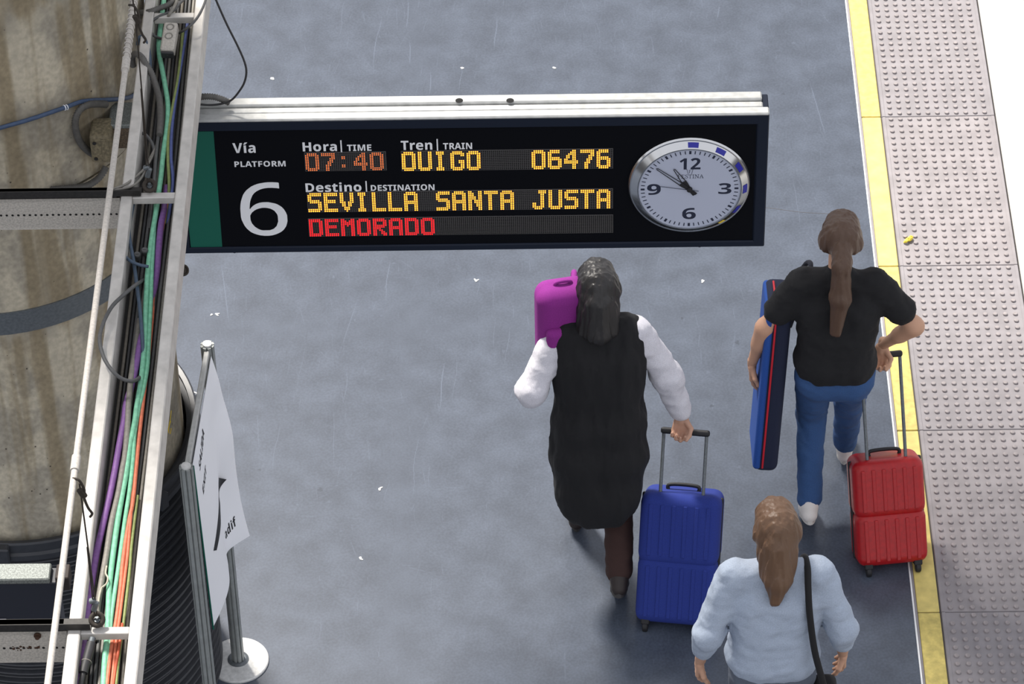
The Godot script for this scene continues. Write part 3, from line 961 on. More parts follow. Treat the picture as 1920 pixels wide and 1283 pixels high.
func build_barrier() -> void:
	var base := lev(447, 1240, 0)
	var near := lev(349, 876, 1.94)
	var t := thing("barrier_frame", "aluminium barrier frame of two grooved posts beside the ribbed sleeve", "barrier", Vector3(base.x, 0, base.z))
	var o := -t.position
	var up := Basis(Vector3.RIGHT, -PI / 2)
	for p in [base, Vector3(near.x, 0, near.z)]:
		var mb := MB.new()
		plate(mb, post_profile(0.029), 1.93, Transform3D(up, p + o + Vector3(0, 0.012, 0)))
		put("post", mb, M.post, t)
		mb = MB.new()
		lathe(mb, [Vector2(0.02, 1.942), Vector2(0.02, 1.95), Vector2(0.0, 1.951)], p + o, 10)
		put("post_cap", mb, M.disc, t)
		mb = MB.new()
		lathe(mb, [Vector2(0.138, 0.0), Vector2(0.138, 0.008), Vector2(0.134, 0.012), Vector2(0.0, 0.013)], p + o, 48)
		put("base_disc", mb, M.disc, t)
		mb = MB.new()
		lathe(mb, [Vector2(0.048, 0.012), Vector2(0.048, 0.016), Vector2(0.036, 0.02), Vector2(0.0, 0.02)], p + o, 28)
		put("collar", mb, M.galv, t)
	var ba := Vector3(near.x, 1.915, near.z)
	var bb := Vector3(base.x, 1.915, base.z)
	var mb := MB.new()
	var dir := (bb - ba).normalized()
	box(mb, (ba + bb) / 2 + o, Vector3(0.022, 0.034, ba.distance_to(bb) - 0.05), 0.003, Basis.looking_at(dir))
	put("top_bar", mb, M.alu, t)

	bn_a = ba + dir * 0.04 + Vector3(0.018, -0.005, 0)
	bn_b = bb - dir * 0.035 + Vector3(0.018, -0.005, 0)
	bn_far = [bn_b]
	var fz := [-11.16, -11.155, -11.14, -11.12, -11.10, -11.075, -11.05]
	var fp := [[409, 709], [417, 742], [427, 776], [436, 815], [442, 877], [452, 942], [468, 1005]]
	for k in 7: bn_far.append(wall(fp[k][0], fp[k][1], fz[k] + (bn_b.z + 11.17)))
	var hc: float = (bn_far[7] as Vector3).y
	var nb := lev(396, 1180, 0.95)
	bn_bot = [Vector3(bn_a.x + 0.012, 0.95, bn_a.z)]
	for q in [[412, 1150, 0.3], [424, 1120, 0.45], [430, 1092, 0.6], [428, 1062, 0.75], [427, 1034, 0.88]]:
		bn_bot.append(lev(q[0], q[1], lerpf(0.95, hc, q[2])))
	bn_bot.append(bn_far[7])
	var bt := thing("cloth_notice", "white cloth exit notice with black arrow hanging from the barrier frame", "banner", Vector3(bn_a.x, 0.9, bn_a.z))
	o = -bt.position
	mb = MB.new()
	var ns := 40
	var nt := 48
	for side in [1.0, -1.0]:
		var i0 := mb.v.size()
		for j in nt + 1:
			for i in ns + 1:
				var s := float(i) / ns
				var tt := float(j) / nt
				var n := cloth_n(s, tt)
				mb.vert(cloth(s, tt) + n * 0.0008 * side + o, n * side, Vector2(s, tt))
		for j in nt:
			for i in ns:
				var p := i0 + j * (ns + 1) + i
				mb.quad(p, p + 1, p + ns + 2, p + ns + 1)
	put("sheet", mb, M.white, bt)
	# print: a thick bent arrow, two words and a wordmark
	var inkm := MB.new()
	var ink := [cloth_uv(409.7, 896), cloth_uv(424, 899), cloth_uv(400, 1033), cloth_uv(405.5, 1032)]
	for k in 25:
		var f := k / 24.0
		for e in 2:
			var c: Vector2 = (ink[e] as Vector2).lerp(ink[e + 2], f)
			inkm.vert(cloth(c.x, c.y) + cloth_n(c.x, c.y) * 0.0025, cloth_n(c.x, c.y), c)
		if k > 0:
			var b := inkm.v.size() - 4
			inkm.quad(b, b + 1, b + 3, b + 2)
	for v in inkm.v.size(): inkm.v[v] += o
	put("arrow", inkm, M.ink, bt)
	for w in [["SALIDA", [374, 884], [382, 813], 0.045], ["EXIT", [380.5, 928], [386, 884], 0.045], ["adif", [423, 1012], [443, 984], 0.035]]:
		var tm := TextMesh.new()
		var f := SystemFont.new()
		f.font_names = PackedStringArray(["Droid Sans"])
		f.font_weight = 700
		f.font_italic = w[0] == "adif"
		tm.font = f
		tm.text = w[0]
		tm.depth = 0.0
		tm.font_size = 32
		var ab := tm.get_aabb()
		var a := cloth_uv(w[1][0], w[1][1])
		var b := cloth_uv(w[2][0], w[2][1])
		var arr := tm.surface_get_arrays(0)
		var vs: PackedVector3Array = arr[Mesh.ARRAY_VERTEX]
		var ii: PackedInt32Array = arr[Mesh.ARRAY_INDEX]
		mb = MB.new()
		for p in vs:
			var fx := (p.x - ab.position.x) / ab.size.x
			var fy := (p.y - ab.position.y) / ab.size.y
			var c := a.lerp(b, fx) + Vector2(0, -fy * w[3])
			var n := cloth_n(c.x, c.y)
			mb.vert(cloth(c.x, c.y) + n * 0.0022 + o, n, c)
		for k in range(0, ii.size(), 3): mb.tri(ii[k], ii[k + 1], ii[k + 2])
		put("lettering", mb, M.ink, bt)
	mb = MB.new()
	var edge := []
	for j in 25: edge.append(cloth(0.0, j / 24.0) + Vector3(0.004, 0, 0.004) + o)
	tube(mb, PackedVector3Array(edge), 0.004, 6)
	put("green_hem", mb, M.green, bt)

# the place on the cloth that is seen in a given direction
func cloth_uv(u: float, v: float) -> Vector2:
	var d := ray(u, v).normalized()
	var best := Vector2.ZERO
	var bd := 1e9
	for j in 31:
		for i in 31:
			var e := (cloth(i / 30.0, j / 30.0) - EYE).cross(d).length()
			if e < bd: bd = e; best = Vector2(i / 30.0, j / 30.0)
	var st := 0.02
	while st > 0.0006:
		var moved := false
		for o in [Vector2(st, 0), Vector2(-st, 0), Vector2(0, st), Vector2(0, -st)]:
			var e := (cloth(best.x + o.x, best.y + o.y) - EYE).cross(d).length()
			if e < bd: bd = e; best += o; moved = true; break
		if not moved: st *= 0.5
	return best

# ------------------------------------------------------------------ station roof: a bay over the near end of the platform keeps the sun off it
func build_roof() -> void:
	var rf := Node3D.new()
	rf.name = "ceiling"
	rf.set_meta("kind", "structure")
	add_child(rf)
	var mb := MB.new()
	box(mb, Vector3(2.0, 10.2, -16.9), Vector3(13.0, 0.3, 3.4), 0.02)
	put("roof_bay", mb, M.beam, rf)
	for x in [-4.3, 0.0, 4.0, 8.2]:
		mb = MB.new()
		box(mb, Vector3(x, 9.9, -16.9), Vector3(0.2, 0.4, 3.4), 0.01)
		put("girder", mb, M.galv, rf)

# ------------------------------------------------------------------ litter on the floor
func build_litter() -> void:
	var paper := plain(srgb(232, 232, 228), 0.8)
	var rng := RandomNumberGenerator.new()
	rng.seed = 44
	for a in [[508, 148, 0.02, 0.013, "large flattened white blob on the dark floor above the sign"], [890, 527, 0.014, 0.011, "small white blob on the floor just below the sign's middle"], [1317, 528, 0.009, 0.015, "tiny white scrap on the floor below the clock"], [402, 590, 0.02, 0.01, "flattened white blob on the floor above the barrier post"], [712, 918, 0.009, 0.014, "tiny white scrap on the bare floor left of the person in black"], [1040, 128, 0.009, 0.009, "small white speck on the floor above the train number"], [868, 128, 0.014, 0.009, "white speck on the floor above the two rail holes"], [676, 1048, 0.01, 0.01, "small white speck on the floor between barrier and person in black"]]:
		var mb := MB.new()
		var p := lev(a[0], a[1], 0.0)
		var els := []
		for k in 4:
			var q := p + Vector3(rng.randfn(0.0, 0.35) * a[2], 0.0, rng.randfn(0.0, 0.35) * a[3])
			els.append([q, q + Vector3(rng.randfn(0.0, 0.4) * a[2], 0.0, rng.randfn(0.0, 0.4) * a[3]), 0.005, 0.004])
		blend(mb, els, 0.0016, 0.003, 0.0, null, Vector3.ONE, null, 0.0)
		solo("chewing_gum", mb, paper, a[4], "chewing gum", "white blobs on the floor")
	var mb := MB.new()
	var w := lev(1703, 450, 0.012)
	blend(mb, [[w + Vector3(-0.016, 0, 0.012), w + Vector3(0.014, 0.004, -0.012), 0.009, 0.011], [w + Vector3(0.01, 0, -0.006), w + Vector3(0.02, 0, -0.02), 0.008, 0.006]], 0.0025, 0.008, 0.005, noise(60.0, 3, 2), Vector3.ONE)
	solo("yellow_wrapper", mb, plain(srgb(238, 214, 80), 0.6), "crumpled yellow wrapper on the studded slabs", "wrapper")
	mb = MB.new()
	tube(mb, smooth_path([lev(350, 743, 0.006), lev(355, 738, 0.012), lev(363, 736, 0.014), lev(371, 739, 0.012), lev(377, 744, 0.006)], 6), 0.005, 7, 0.003)
	tube(mb, smooth_path([lev(358, 757, 0.005), lev(366, 753, 0.008), lev(374, 750, 0.008), lev(377, 744, 0.006)], 6), 0.005, 7, 0.006)
	solo("cable_tie_scrap", mb, paper, "white curled plastic scrap on the floor by the barrier's top bar", "scrap")

# ------------------------------------------------------------------ departure sign
const FACE_Z := -10.70
const GLYPH := {
	"0": "0111110 1111111 1100011 1100011 1100011 1100011 1100011 1100011 1100011 1111111 0111110",
	"4": "0000110 0001110 0011110 0110110 0110110 1100110 1111111 1111111 0000110 0000110 0000110",
	"6": "0111110 1111110 1100000 1100000 1111110 1111111 1100011 1100011 1100011 1111111 0111110",
	"7": "1111111 1111111 0000011 0000111 0000110 0001110 0001100 0011100 0011000 0011000 0011000",
	":": "0000000 0000000 0011000 0011000 0000000 0000000 0000000 0011000 0011000 0000000 0000000",
	"A": "0111110 1111111 1100011 1100011 1100011 1111111 1111111 1100011 1100011 1100011 1100011",
	"D": "1111110 1111111 1100011 1100011 1100011 1100011 1100011 1100011 1100011 1111111 1111110",
	"E": "1111111 1111111 1100000 1100000 1111110 1111110 1100000 1100000 1100000 1111111 1111111",
	"G": "0111110 1111111 1100011 1100000 1100000 1100111 1100111 1100011 1100011 1111111 0111110",
	"I": "0111100 0111100 0011000 0011000 0011000 0011000 0011000 0011000 0011000 0111100 0111100",
	"J": "0001111 0001111 0000110 0000110 0000110 0000110 0000110 1100110 1100110 1111110 0111100",
	"L": "1100000 1100000 1100000 1100000 1100000 1100000 1100000 1100000 1100000 1111111 1111111",
	"M": "1100011 1110111 1111111 1111111 1101011 1100011 1100011 1100011 1100011 1100011 1100011",
	"N": "1100011 1110011 1110011 1111011 1111011 1101111 1101111 1100111 1100111 1100011 1100011",
	"O": "0111110 1111111 1100011 1100011 1100011 1100011 1100011 1100011 1100011 1111111 0111110",
	"R": "1111110 1111111 1100011 1100011 1111111 1111110 1111000 1101100 1100110 1100111 1100011",
	"S": "0111111 1111111 1100000 1100000 1111110 0111111 0000011 0000011 0000011 1111111 1111110",
	"T": "1111111 1111111 0011000 0011000 0011000 0011000 0011000 0011000 0011000 0011000 0011000",
	"U": "1100011 1100011 1100011 1100011 1100011 1100011 1100011 1100011 1100011 1111111 0111110",
	"V": "1100011 1100011 1100011 1100011 1100011 1110111 0110110 0110110 0011100 0011100 0001000",
	" ": "0000000 0000000 0000000 0000000 0000000 0000000 0000000 0000000 0000000 0000000 0000000"}

func led_row(sign: Node3D, text: String, x0: float, x1: float, y0: float, y1: float, lit: Material, called: String, dot := 0.35) -> void:
	var o := -sign.position
	var mb := MB.new()
	box(mb, Vector3((x0 + x1) / 2, (y0 + y1) / 2, FACE_Z - 0.0075) + o, Vector3(x1 - x0 + 0.004, y1 - y0 + 0.004, 0.006), 0.001)
	var back := put(called, mb, M.led_back, sign)
	var cols := text.length() * 8
	var dx := (x1 - x0) / cols
	var dy := (y1 - y0) / 11.0
	var on := MB.new()
	var off := MB.new()
	for c in text.length():
		var rows: PackedStringArray = (GLYPH[text[c]] as String).split(" ")
		for j in 11:
			for i in 8:
				var p := Vector3(x0 + (c * 8 + i + 0.5) * dx, y1 - (j + 0.5) * dy, FACE_Z - 0.0045) + o
				var is_on := i < 7 and rows[j][i] == "1"
				var r := dx * (dot if is_on else 0.36)
				var pts := []
				for k in 7: pts.append(p + Vector3(cos(TAU * k / 7.0) * r, sin(TAU * k / 7.0) * r * (1.22 if is_on else 1.0), 0.0012 if is_on else 0.0))
				(on if is_on else off).face(pts, Vector3.BACK)
	put("unlit_leds", off, M.led_grey, back).set_meta("kind", "stuff")
	if on.v.size() > 0: put("lit_leds", on, lit, back).set_meta("kind", "stuff")

# raised lettering that fills the box between two surveyed corners of the face
func sign_text(parent: Node3D, origin: Vector3, text: String, bold: bool, u0: float, v0: float, u1: float, v1: float, m: Material, z: float, serif := false) -> void:
	var a := wall(u0, v0, z)
	var b := wall(u1, v1, z)
	lettering(parent, text, bold, Rect2(a.x, a.y, b.x - a.x, b.y - a.y), m, z, origin, serif)

func lettering(parent: Node3D, text: String, bold: bool, r: Rect2, m: Material, z: float, origin: Vector3, serif := false) -> void:
	var tm := TextMesh.new()
	var f := SystemFont.new()
	f.font_names = PackedStringArray(["Droid Serif" if serif else "Droid Sans"])
	f.font_weight = 700 if bold else 400
	tm.font = f
	tm.text = text
	tm.font_size = 64
	tm.curve_step = 1.0
	tm.depth = 0.002
	var ab := tm.get_aabb()
	var sx := r.size.x / ab.size.x
	var sy := r.size.y / ab.size.y
	var tr := Transform3D(Basis.from_scale(Vector3(sx, sy, 1.0)), Vector3(r.position.x - ab.position.x * sx, r.position.y - ab.position.y * sy, z) - origin)
	inst("lettering", tm, m, parent, tr)

func build_sign() -> void:
	var L := -3.192
	var Rr := -0.933
	var B := 2.897
	var T := 3.552
	var at := Vector3((L + Rr) / 2, B, FACE_Z - 0.06)
	var s := thing("platform_sign", "long black hanging platform sign with LED text, green stripe and round clock", "sign", at)
	var o := -at
	var mb := MB.new()
	box(mb, Vector3((L + Rr) / 2, (B + T) / 2, FACE_Z - 0.071) + o, Vector3(Rr - L, T - B, 0.118), 0.004)
	put("housing", mb, M.navy, s)
	mb = MB.new()
	var fw := 0.044
	for e in [[L, L + 0.03, B, T], [Rr - fw, Rr, B, T]]:
		box(mb, Vector3((e[0] + e[1]) / 2, (B + T) / 2, FACE_Z - 0.007) + o, Vector3(e[1] - e[0], T - B, 0.014), 0.004)
	for e in [[B, B + 0.03], [T - 0.046, T]]:
		box(mb, Vector3((L + Rr) / 2, (e[0] + e[1]) / 2, FACE_Z - 0.0071) + o, Vector3(Rr - L - 0.002, e[1] - e[0], 0.0138), 0.004)
	put("frame", mb, M.navy, s)
	mb = MB.new()
	box(mb, Vector3((L + Rr) / 2 - 0.006, (B + T) / 2, FACE_Z - 0.0095) + o, Vector3(Rr - L - 0.085, T - B - 0.05, 0.004), 0.0)
	put("face_panel", mb, M.black, s)
	mb = MB.new()
	plate(mb, PackedVector2Array([Vector2(-3.158, 2.927), Vector2(-3.036, 2.926), Vector2(-3.029, 3.503), Vector2(-3.160, 3.503)]), 0.0012, Transform3D(Basis.IDENTITY, Vector3(0, 0, FACE_Z - 0.0075) + o))
	put("green_stripe", mb, M.green, s)
	# aluminium rail on top, in three steps
	for e in [[FACE_Z + 0.001, FACE_Z - 0.042, T - 0.004, T + 0.01, Rr], [FACE_Z - 0.044, FACE_Z - 0.079, T - 0.004, T + 0.006, Rr - 0.022], [FACE_Z - 0.081, FACE_Z - 0.128, T - 0.004, T + 0.016, Rr - 0.024]]:
		mb = MB.new()
		box(mb, Vector3((L + e[4]) / 2, (e[2] + e[3]) / 2, (e[0] + e[1]) / 2) + o, Vector3(e[4] - L, e[3] - e[2], e[0] - e[1]), 0.005)
		put("top_rail", mb, M.alu, s)
	for u in [861.0, 956.5]:
		mb = MB.new()
		var hp := lev(u, 188.5, T + 0.0163)
		lathe(mb, [Vector2(0.0145, 0.0), Vector2(0.0, 0.0005)], hp + o, 20)
		put("bolt_hole", mb, M.hole, s)
	for u in [438.0, 1312.0]:
		mb = MB.new()
		lathe(mb, [Vector2(0.0, -0.012), Vector2(0.007, -0.01), Vector2(0.008, 0.002)], Vector3(wall(u, 465, FACE_Z).x, B, FACE_Z - 0.02) + o, 10)
		put("foot_screw", mb, M.black, s)

	var z := FACE_Z - 0.0072
	sign_text(s, at, "Vía", true, 437, 287, 478, 267, M.letter, z)
	sign_text(s, at, "PLATFORM", true, 440, 313, 535, 301.5, M.letter, z)
	sign_text(s, at, "6", false, 455, 442.5, 533.5, 341.5, M.letter, z)
	sign_text(s, at, "Hora", true, 568, 284, 631, 266.5, M.letter, z)
	sign_text(s, at, "TIME", true, 651, 283, 696, 271, M.letter, z)
	sign_text(s, at, "Tren", true, 752, 281.5, 810, 263.5, M.letter, z)
	sign_text(s, at, "TRAIN", true, 831, 280, 885, 267.5, M.letter, z)
	sign_text(s, at, "Destino", true, 573.5, 360.5, 677, 341.5, M.letter, z)
	sign_text(s, at, "DESTINATION", true, 695.5, 358, 814.5, 345.5, M.letter, z)
	for e in [[640.5, 287, 263], [820.5, 284, 260.5], [687.5, 362, 339.5]]:
		mb = MB.new()
		var a := wall(e[0], e[1], z)
		var b := wall(e[0], e[2], z)
		box(mb, Vector3(a.x, (a.y + b.y) / 2, z + 0.001) + o, Vector3(0.005, b.y - a.y, 0.002), 0.0)
		put("divider", mb, M.letter, s)

	led_row(s, "07:40", -2.691, -2.384, 3.304, 3.393, M.amber_dim, "time_display", 0.27)
	led_row(s, "OUIGO   06476", -2.324, -1.522, 3.299, 3.394, M.amber, "train_display")
	led_row(s, "SEVILLA SANTA JUSTA", -2.692, -1.522, 3.099, 3.196, M.amber, "destination_display")
	led_row(s, "DEMORADO           ", -2.694, -1.521, 2.976, 3.064, M.red, "status_display")

	# clock
	var cp := Vector3(-1.2285, 3.214, FACE_Z - 0.0075)
	var bs := Basis(Vector3.RIGHT, PI / 2)          # lathe axis towards the viewer
	mb = MB.new()
	lathe(mb, [Vector2(0.0, 0.0), Vector2(0.232, 0.0), Vector2(0.234, 0.008), Vector2(0.229, 0.015), Vector2(0.224, 0.0155), Vector2(0.2, 0.034), Vector2(0.195, 0.034), Vector2(0.195, 0.028), Vector2(0.0, 0.028)], cp + o, 72, bs)
	var ck := put("clock", mb, M.chrome, s)
	mb = MB.new()
	lathe(mb, [Vector2(0.195, 0.0), Vector2(0.0, 0.0)], cp + o + Vector3(0, 0, 0.0292), 60, bs)
	put("dial", mb, M.dial, ck)
	var dz := cp.z + 0.0296
	var blue := func(a0: float, a1: float, m: Material) -> void:
		var q := MB.new()
		for k in 5:
			var a := lerpf(a0, a1, k / 5.0)
			var b := lerpf(a0, a1, (k + 1) / 5.0)
			var e := func(an: float, f: float) -> Vector3:
				var r := lerpf(0.221, 0.2045, f)
				return cp + o + Vector3(sin(an) * r, cos(an) * r, lerpf(0.0178, 0.0306, f) + 0.0008)
			q.face([e.call(a, 0.0), e.call(b, 0.0), e.call(b, 1.0), e.call(a, 1.0)], Vector3(sin(a) * 0.6, cos(a) * 0.6, 0.8).normalized())
		put("bezel_mark", q, m, ck)
	for d in [3.0, 33.0, 62.0, 92.0, 121.0]: blue.call(deg_to_rad(d - 5.5), deg_to_rad(d + 5.5), M.blue_mark)
	blue.call(deg_to_rad(140.0), deg_to_rad(147.0), M.yellow_mark)
	mb = MB.new()
	for k in 60:
		if k % 15 == 0: pass
		var a := TAU * k / 60.0
		var big := k % 5 == 0
		box(mb, cp + o + Vector3(sin(a) * 0.179, cos(a) * 0.179, 0.0296), Vector3(0.0085 if big else 0.0035, 0.015, 0.0008), 0.0, Basis(Vector3.BACK, -a))
	put("minute_track", mb, M.clock_ink, ck)
	for e in [["12", -0.04, 0.096, 0.08, 0.056], ["3", 0.11, -0.028, 0.05, 0.054], ["6", -0.026, -0.152, 0.052, 0.056], ["9", -0.162, -0.028, 0.052, 0.054]]:
		lettering(ck, e[0], true, Rect2(cp.x + e[1], cp.y + e[2], e[3], e[4]), M.clock_ink, dz - 0.0012, at)
	lettering(ck, "FESTINA", false, Rect2(cp.x - 0.047, cp.y + 0.052, 0.1, 0.019), M.clock_ink, dz - 0.0012, at, true)
	lettering(ck, "F", false, Rect2(cp.x - 0.0045, cp.y + 0.078, 0.009, 0.015), M.clock_ink, dz - 0.0012, at, true)
	mb = MB.new()
	for e in [-1, 1]: box(mb, Vector3(cp.x + e * 0.009, cp.y + 0.085, dz) + o, Vector3(0.0015, 0.026, 0.0008), 0.0, Basis(Vector3.BACK, e * -0.22))
	put("crest", mb, M.clock_ink, ck)
	# skeleton hands
	for e in [["minute_hand", -50.0, 0.168, 0.009, 0.0345], ["hour_hand", -31.0, 0.12, 0.011, 0.0325]]:
		mb = MB.new()
		var hb := Basis(Vector3.BACK, deg_to_rad(-e[1]))
		var ln: float = e[2]
		var w: float = e[3]
		for sg in [-1, 1]:
			plate(mb, PackedVector2Array([Vector2(sg * w, 0.03), Vector2(sg * (w - 0.0035), 0.034), Vector2(sg * 0.002, ln - 0.01), Vector2(0, ln), Vector2(sg * 0.0045, ln - 0.006)]), 0.0012, Transform3D(hb, cp + o + Vector3(0, 0, e[4])))
		plate(mb, PackedVector2Array([Vector2(-w, 0.045), Vector2(w, 0.045), Vector2(0.005, -0.034), Vector2(-0.005, -0.034)]), 0.0014, Transform3D(hb, cp + o + Vector3(0, 0, e[4])))
		put(e[0], mb, M.ink, ck)
	mb = MB.new()
	var sb := Basis(Vector3.BACK, deg_to_rad(80.0))
	box(mb, cp + o + sb * Vector3(0, 0.045, 0) + Vector3(0, 0, 0.0372), Vector3(0.0022, 0.16, 0.0008), 0.0, sb)
	put("second_hand", mb, M.clock_ink, ck)
	mb = MB.new()
	lathe(mb, [Vector2(0.011, 0.028), Vector2(0.011, 0.039), Vector2(0.0, 0.04)], cp + o, 16, bs)
	put("spindle", mb, M.ink, ck)

# ------------------------------------------------------------------ luggage
func rbox(mb: MB, ctr: Vector3, size: Vector3, r: float, bs := Basis.IDENTITY) -> void:
	var h := size * 0.5
	r = minf(r, minf(h.x, minf(h.y, h.z)))
	var steps := func(e: float) -> Array:
		var o := []
		for k in 5: o.append(-e + r * (1.0 - cos(PI / 4 * k / 4.0) / 1.0) * 3.414)
		for k in range(1, 4): o.append(lerpf(-e + r, e - r, k / 4.0))
		for k in 5: o.append(e - r * (1.0 - cos(PI / 4 * (4 - k) / 4.0)) * 3.414)
		return o
	for k in 3:
		var i := (k + 1) % 3
		var j := (k + 2) % 3
		var us: Array = steps.call(h[i])
		var vs: Array = steps.call(h[j])
		for sg in [-1.0, 1.0]:
			var i0 := mb.v.size()
			for a in us.size():
				for b in vs.size():
					var p := Vector3.ZERO
					p[k] = sg * h[k]; p[i] = us[a]; p[j] = vs[b]
					var q := p.clamp(-(h - Vector3.ONE * r), h - Vector3.ONE * r)
					var n := (p - q).normalized()
					mb.vert(ctr + bs * (q + n * r), bs * n, Vector2(p[i], p[j]))
			for a in us.size() - 1:
				for b in vs.size() - 1:
					var o := i0 + a * vs.size() + b
					mb.quad(o, o + 1, o + vs.size() + 1, o + vs.size())

func suitcase(label: String, wheel: Vector3, grip: Vector3, size: Vector3, up_m: Material, low_m: Material, yaw := 0.0) -> void:
	var t := thing("suitcase", label, "suitcase", wheel)
	var up := (grip - wheel).normalized()
	var x := Vector3.RIGHT.rotated(Vector3.UP, yaw)
	x = (x - up * x.dot(up)).normalized()
	t.basis = Basis(x, up, x.cross(up))
	var ln := grip.distance_to(wheel)
	var w := size.x
	var h := size.y
	var d := size.z
	var y0 := 0.055
	var zc := -d * 0.5 + 0.03
	var mb := MB.new()
	rbox(mb, Vector3(0, y0 + h * 0.25, zc), Vector3(w, h * 0.52, d), 0.045)
	put("lower_shell", mb, low_m, t)
	mb = MB.new()
	rbox(mb, Vector3(0, y0 + h * 0.72, zc), Vector3(w + 0.004, h * 0.56, d + 0.004), 0.05)
	put("upper_shell", mb, up_m, t)
	var rb := MB.new()
	rbox(rb, Vector3.ZERO, Vector3(0.018, h * 0.40, 0.008), 0.004)
	var rm := rb.mesh()
	for k in 6:
		inst("rib", rm, up_m, t, Transform3D(Basis.IDENTITY, Vector3((k - 2.5) * w * 0.145, y0 + h * 0.72, zc + d / 2 + 0.002)))
		inst("rib", rm, low_m, t, Transform3D(Basis.IDENTITY, Vector3((k - 2.5) * w * 0.145, y0 + h * 0.24, zc + d / 2)))
	mb = MB.new()
	rbox(mb, Vector3(0, y0 + h * 0.5, zc), Vector3(0.012 + w, h * 0.93, 0.02), 0.009)
	put("zip_band", mb, M.ink, t)
	for sx in [-1, 1]:
		for sz in [0, 1]:
			var c := Vector3(sx * (w / 2 - 0.05), 0.026, zc + (sz - 0.5) * (d - 0.07))
			mb = MB.new()
			lathe(mb, [Vector2(0.0, -0.012), Vector2(0.022, -0.012), Vector2(0.026, -0.008), Vector2(0.026, 0.008), Vector2(0.022, 0.012), Vector2(0.0, 0.012)], c, 18, Basis(Vector3.BACK, PI / 2))
			put("wheel", mb, M.ink, t)
			mb = MB.new()
			rbox(mb, c + Vector3(0, 0.026, 0), Vector3(0.04, 0.03, 0.045), 0.008)
			put("wheel_housing", mb, M.ink, t)
	for sx in [-1, 1]:
		mb = MB.new()
		bar(mb, Vector3(sx * w * 0.27, y0 + h * 0.9, zc + d * 0.28), Vector3(sx * w * 0.27, ln, zc + d * 0.28), 0.008, 10)
		put("handle_rod", mb, M.galv, t)
	mb = MB.new()
	rbox(mb, Vector3(0, ln, zc + d * 0.28), Vector3(w * 0.62, 0.03, 0.028), 0.012)
	put("grip", mb, M.ink, t)
	mb = MB.new()
	tube(mb, smooth_path([Vector3(-0.07, y0 + h - 0.004, zc), Vector3(-0.06, y0 + h + 0.022, zc), Vector3(0.06, y0 + h + 0.022, zc), Vector3(0.07, y0 + h - 0.004, zc)], 5), 0.009, 8)
	put("carry_handle", mb, M.ink, t)

# ------------------------------------------------------------------ people
func ik(a: Vector3, c: Vector3, l1: float, l2: float, pole: Vector3) -> Array:
	var d := c - a
	var l := d.length()
	if l > (l1 + l2) * 0.995:
		c = a + d.normalized() * (l1 + l2) * 0.995
		d = c - a; l = d.length()
	var e := d.normalized()
	var x := (l1 * l1 - l2 * l2 + l * l) / (2.0 * l)
	var y := sqrt(maxf(l1 * l1 - x * x, 0.0))
	var p := (pole - e * pole.dot(e)).normalized()
	return [a + e * x + p * y, c]

# wrist, the way the fingers point, the way the palm faces, thumb side; curl bends every finger joint
func hand_els(w: Vector3, dir: Vector3, palm: Vector3, s: float, curl: float) -> Array:
	dir = dir.normalized()
	palm = (palm - dir * palm.dot(dir)).normalized()
	var side := dir.cross(palm).normalized()
	return _hand(w, dir, palm, side, s, curl)
func _hand(w: Vector3, dir: Vector3, palm: Vector3, side: Vector3, s: float, curl: float) -> Array:
	var els := []
	var lens := [0.072, 0.08, 0.074, 0.058]
	for k in 4:
		var off := (1.5 - k) * 0.0185 * s
		var base := w + dir * 0.012 * s + side * off * 0.55
		var kn := w + dir * (0.088 - 0.006 * absf(k - 1.2)) * s + side * off
		els.append([base, kn, 0.0155 * s, 0.0115 * s])
		var p := kn
		var a := 0.0
		var frac := [0.46, 0.3, 0.24]
		for j in 3:
			a += curl * [0.8, 1.1, 0.8][j]
			var q: Vector3 = p + (dir * cos(a) + palm * sin(a) + side * off * 1.2).normalized() * lens[k] * frac[j] * s
			els.append([p, q, [0.0095, 0.0088, 0.008][j] * s, [0.0088, 0.008, 0.0072][j] * s])
			p = q
	var tb := w + dir * 0.025 * s + side * 0.022 * s + palm * 0.006 * s
	var t1 := tb + (dir * 0.7 + side * 0.75 + palm * (0.25 + curl * 0.25)).normalized() * 0.042 * s
	var t2 := t1 + (dir * 0.9 + side * (0.35 - curl * 0.4) + palm * (0.3 + curl * 0.5)).normalized() * 0.034 * s
	var t3 := t2 + (dir * 0.95 + side * (0.1 - curl * 0.6) + palm * (0.3 + curl * 0.6)).normalized() * 0.026 * s
	els.append([tb, t1, 0.0145 * s, 0.0115 * s]); els.append([t1, t2, 0.0108 * s, 0.0095 * s]); els.append([t2, t3, 0.0095 * s, 0.0078 * s])
	els.append([w - dir * 0.02 * s, w + dir * 0.03 * s, 0.021 * s, 0.02 * s])
	return els

func cloth_mat(c: Color, sd: int) -> StandardMaterial3D:
	return grainy(c, 0.9, 0.0, 0.12, sd, 0.86, 1.0, 9.0, 1, 128)

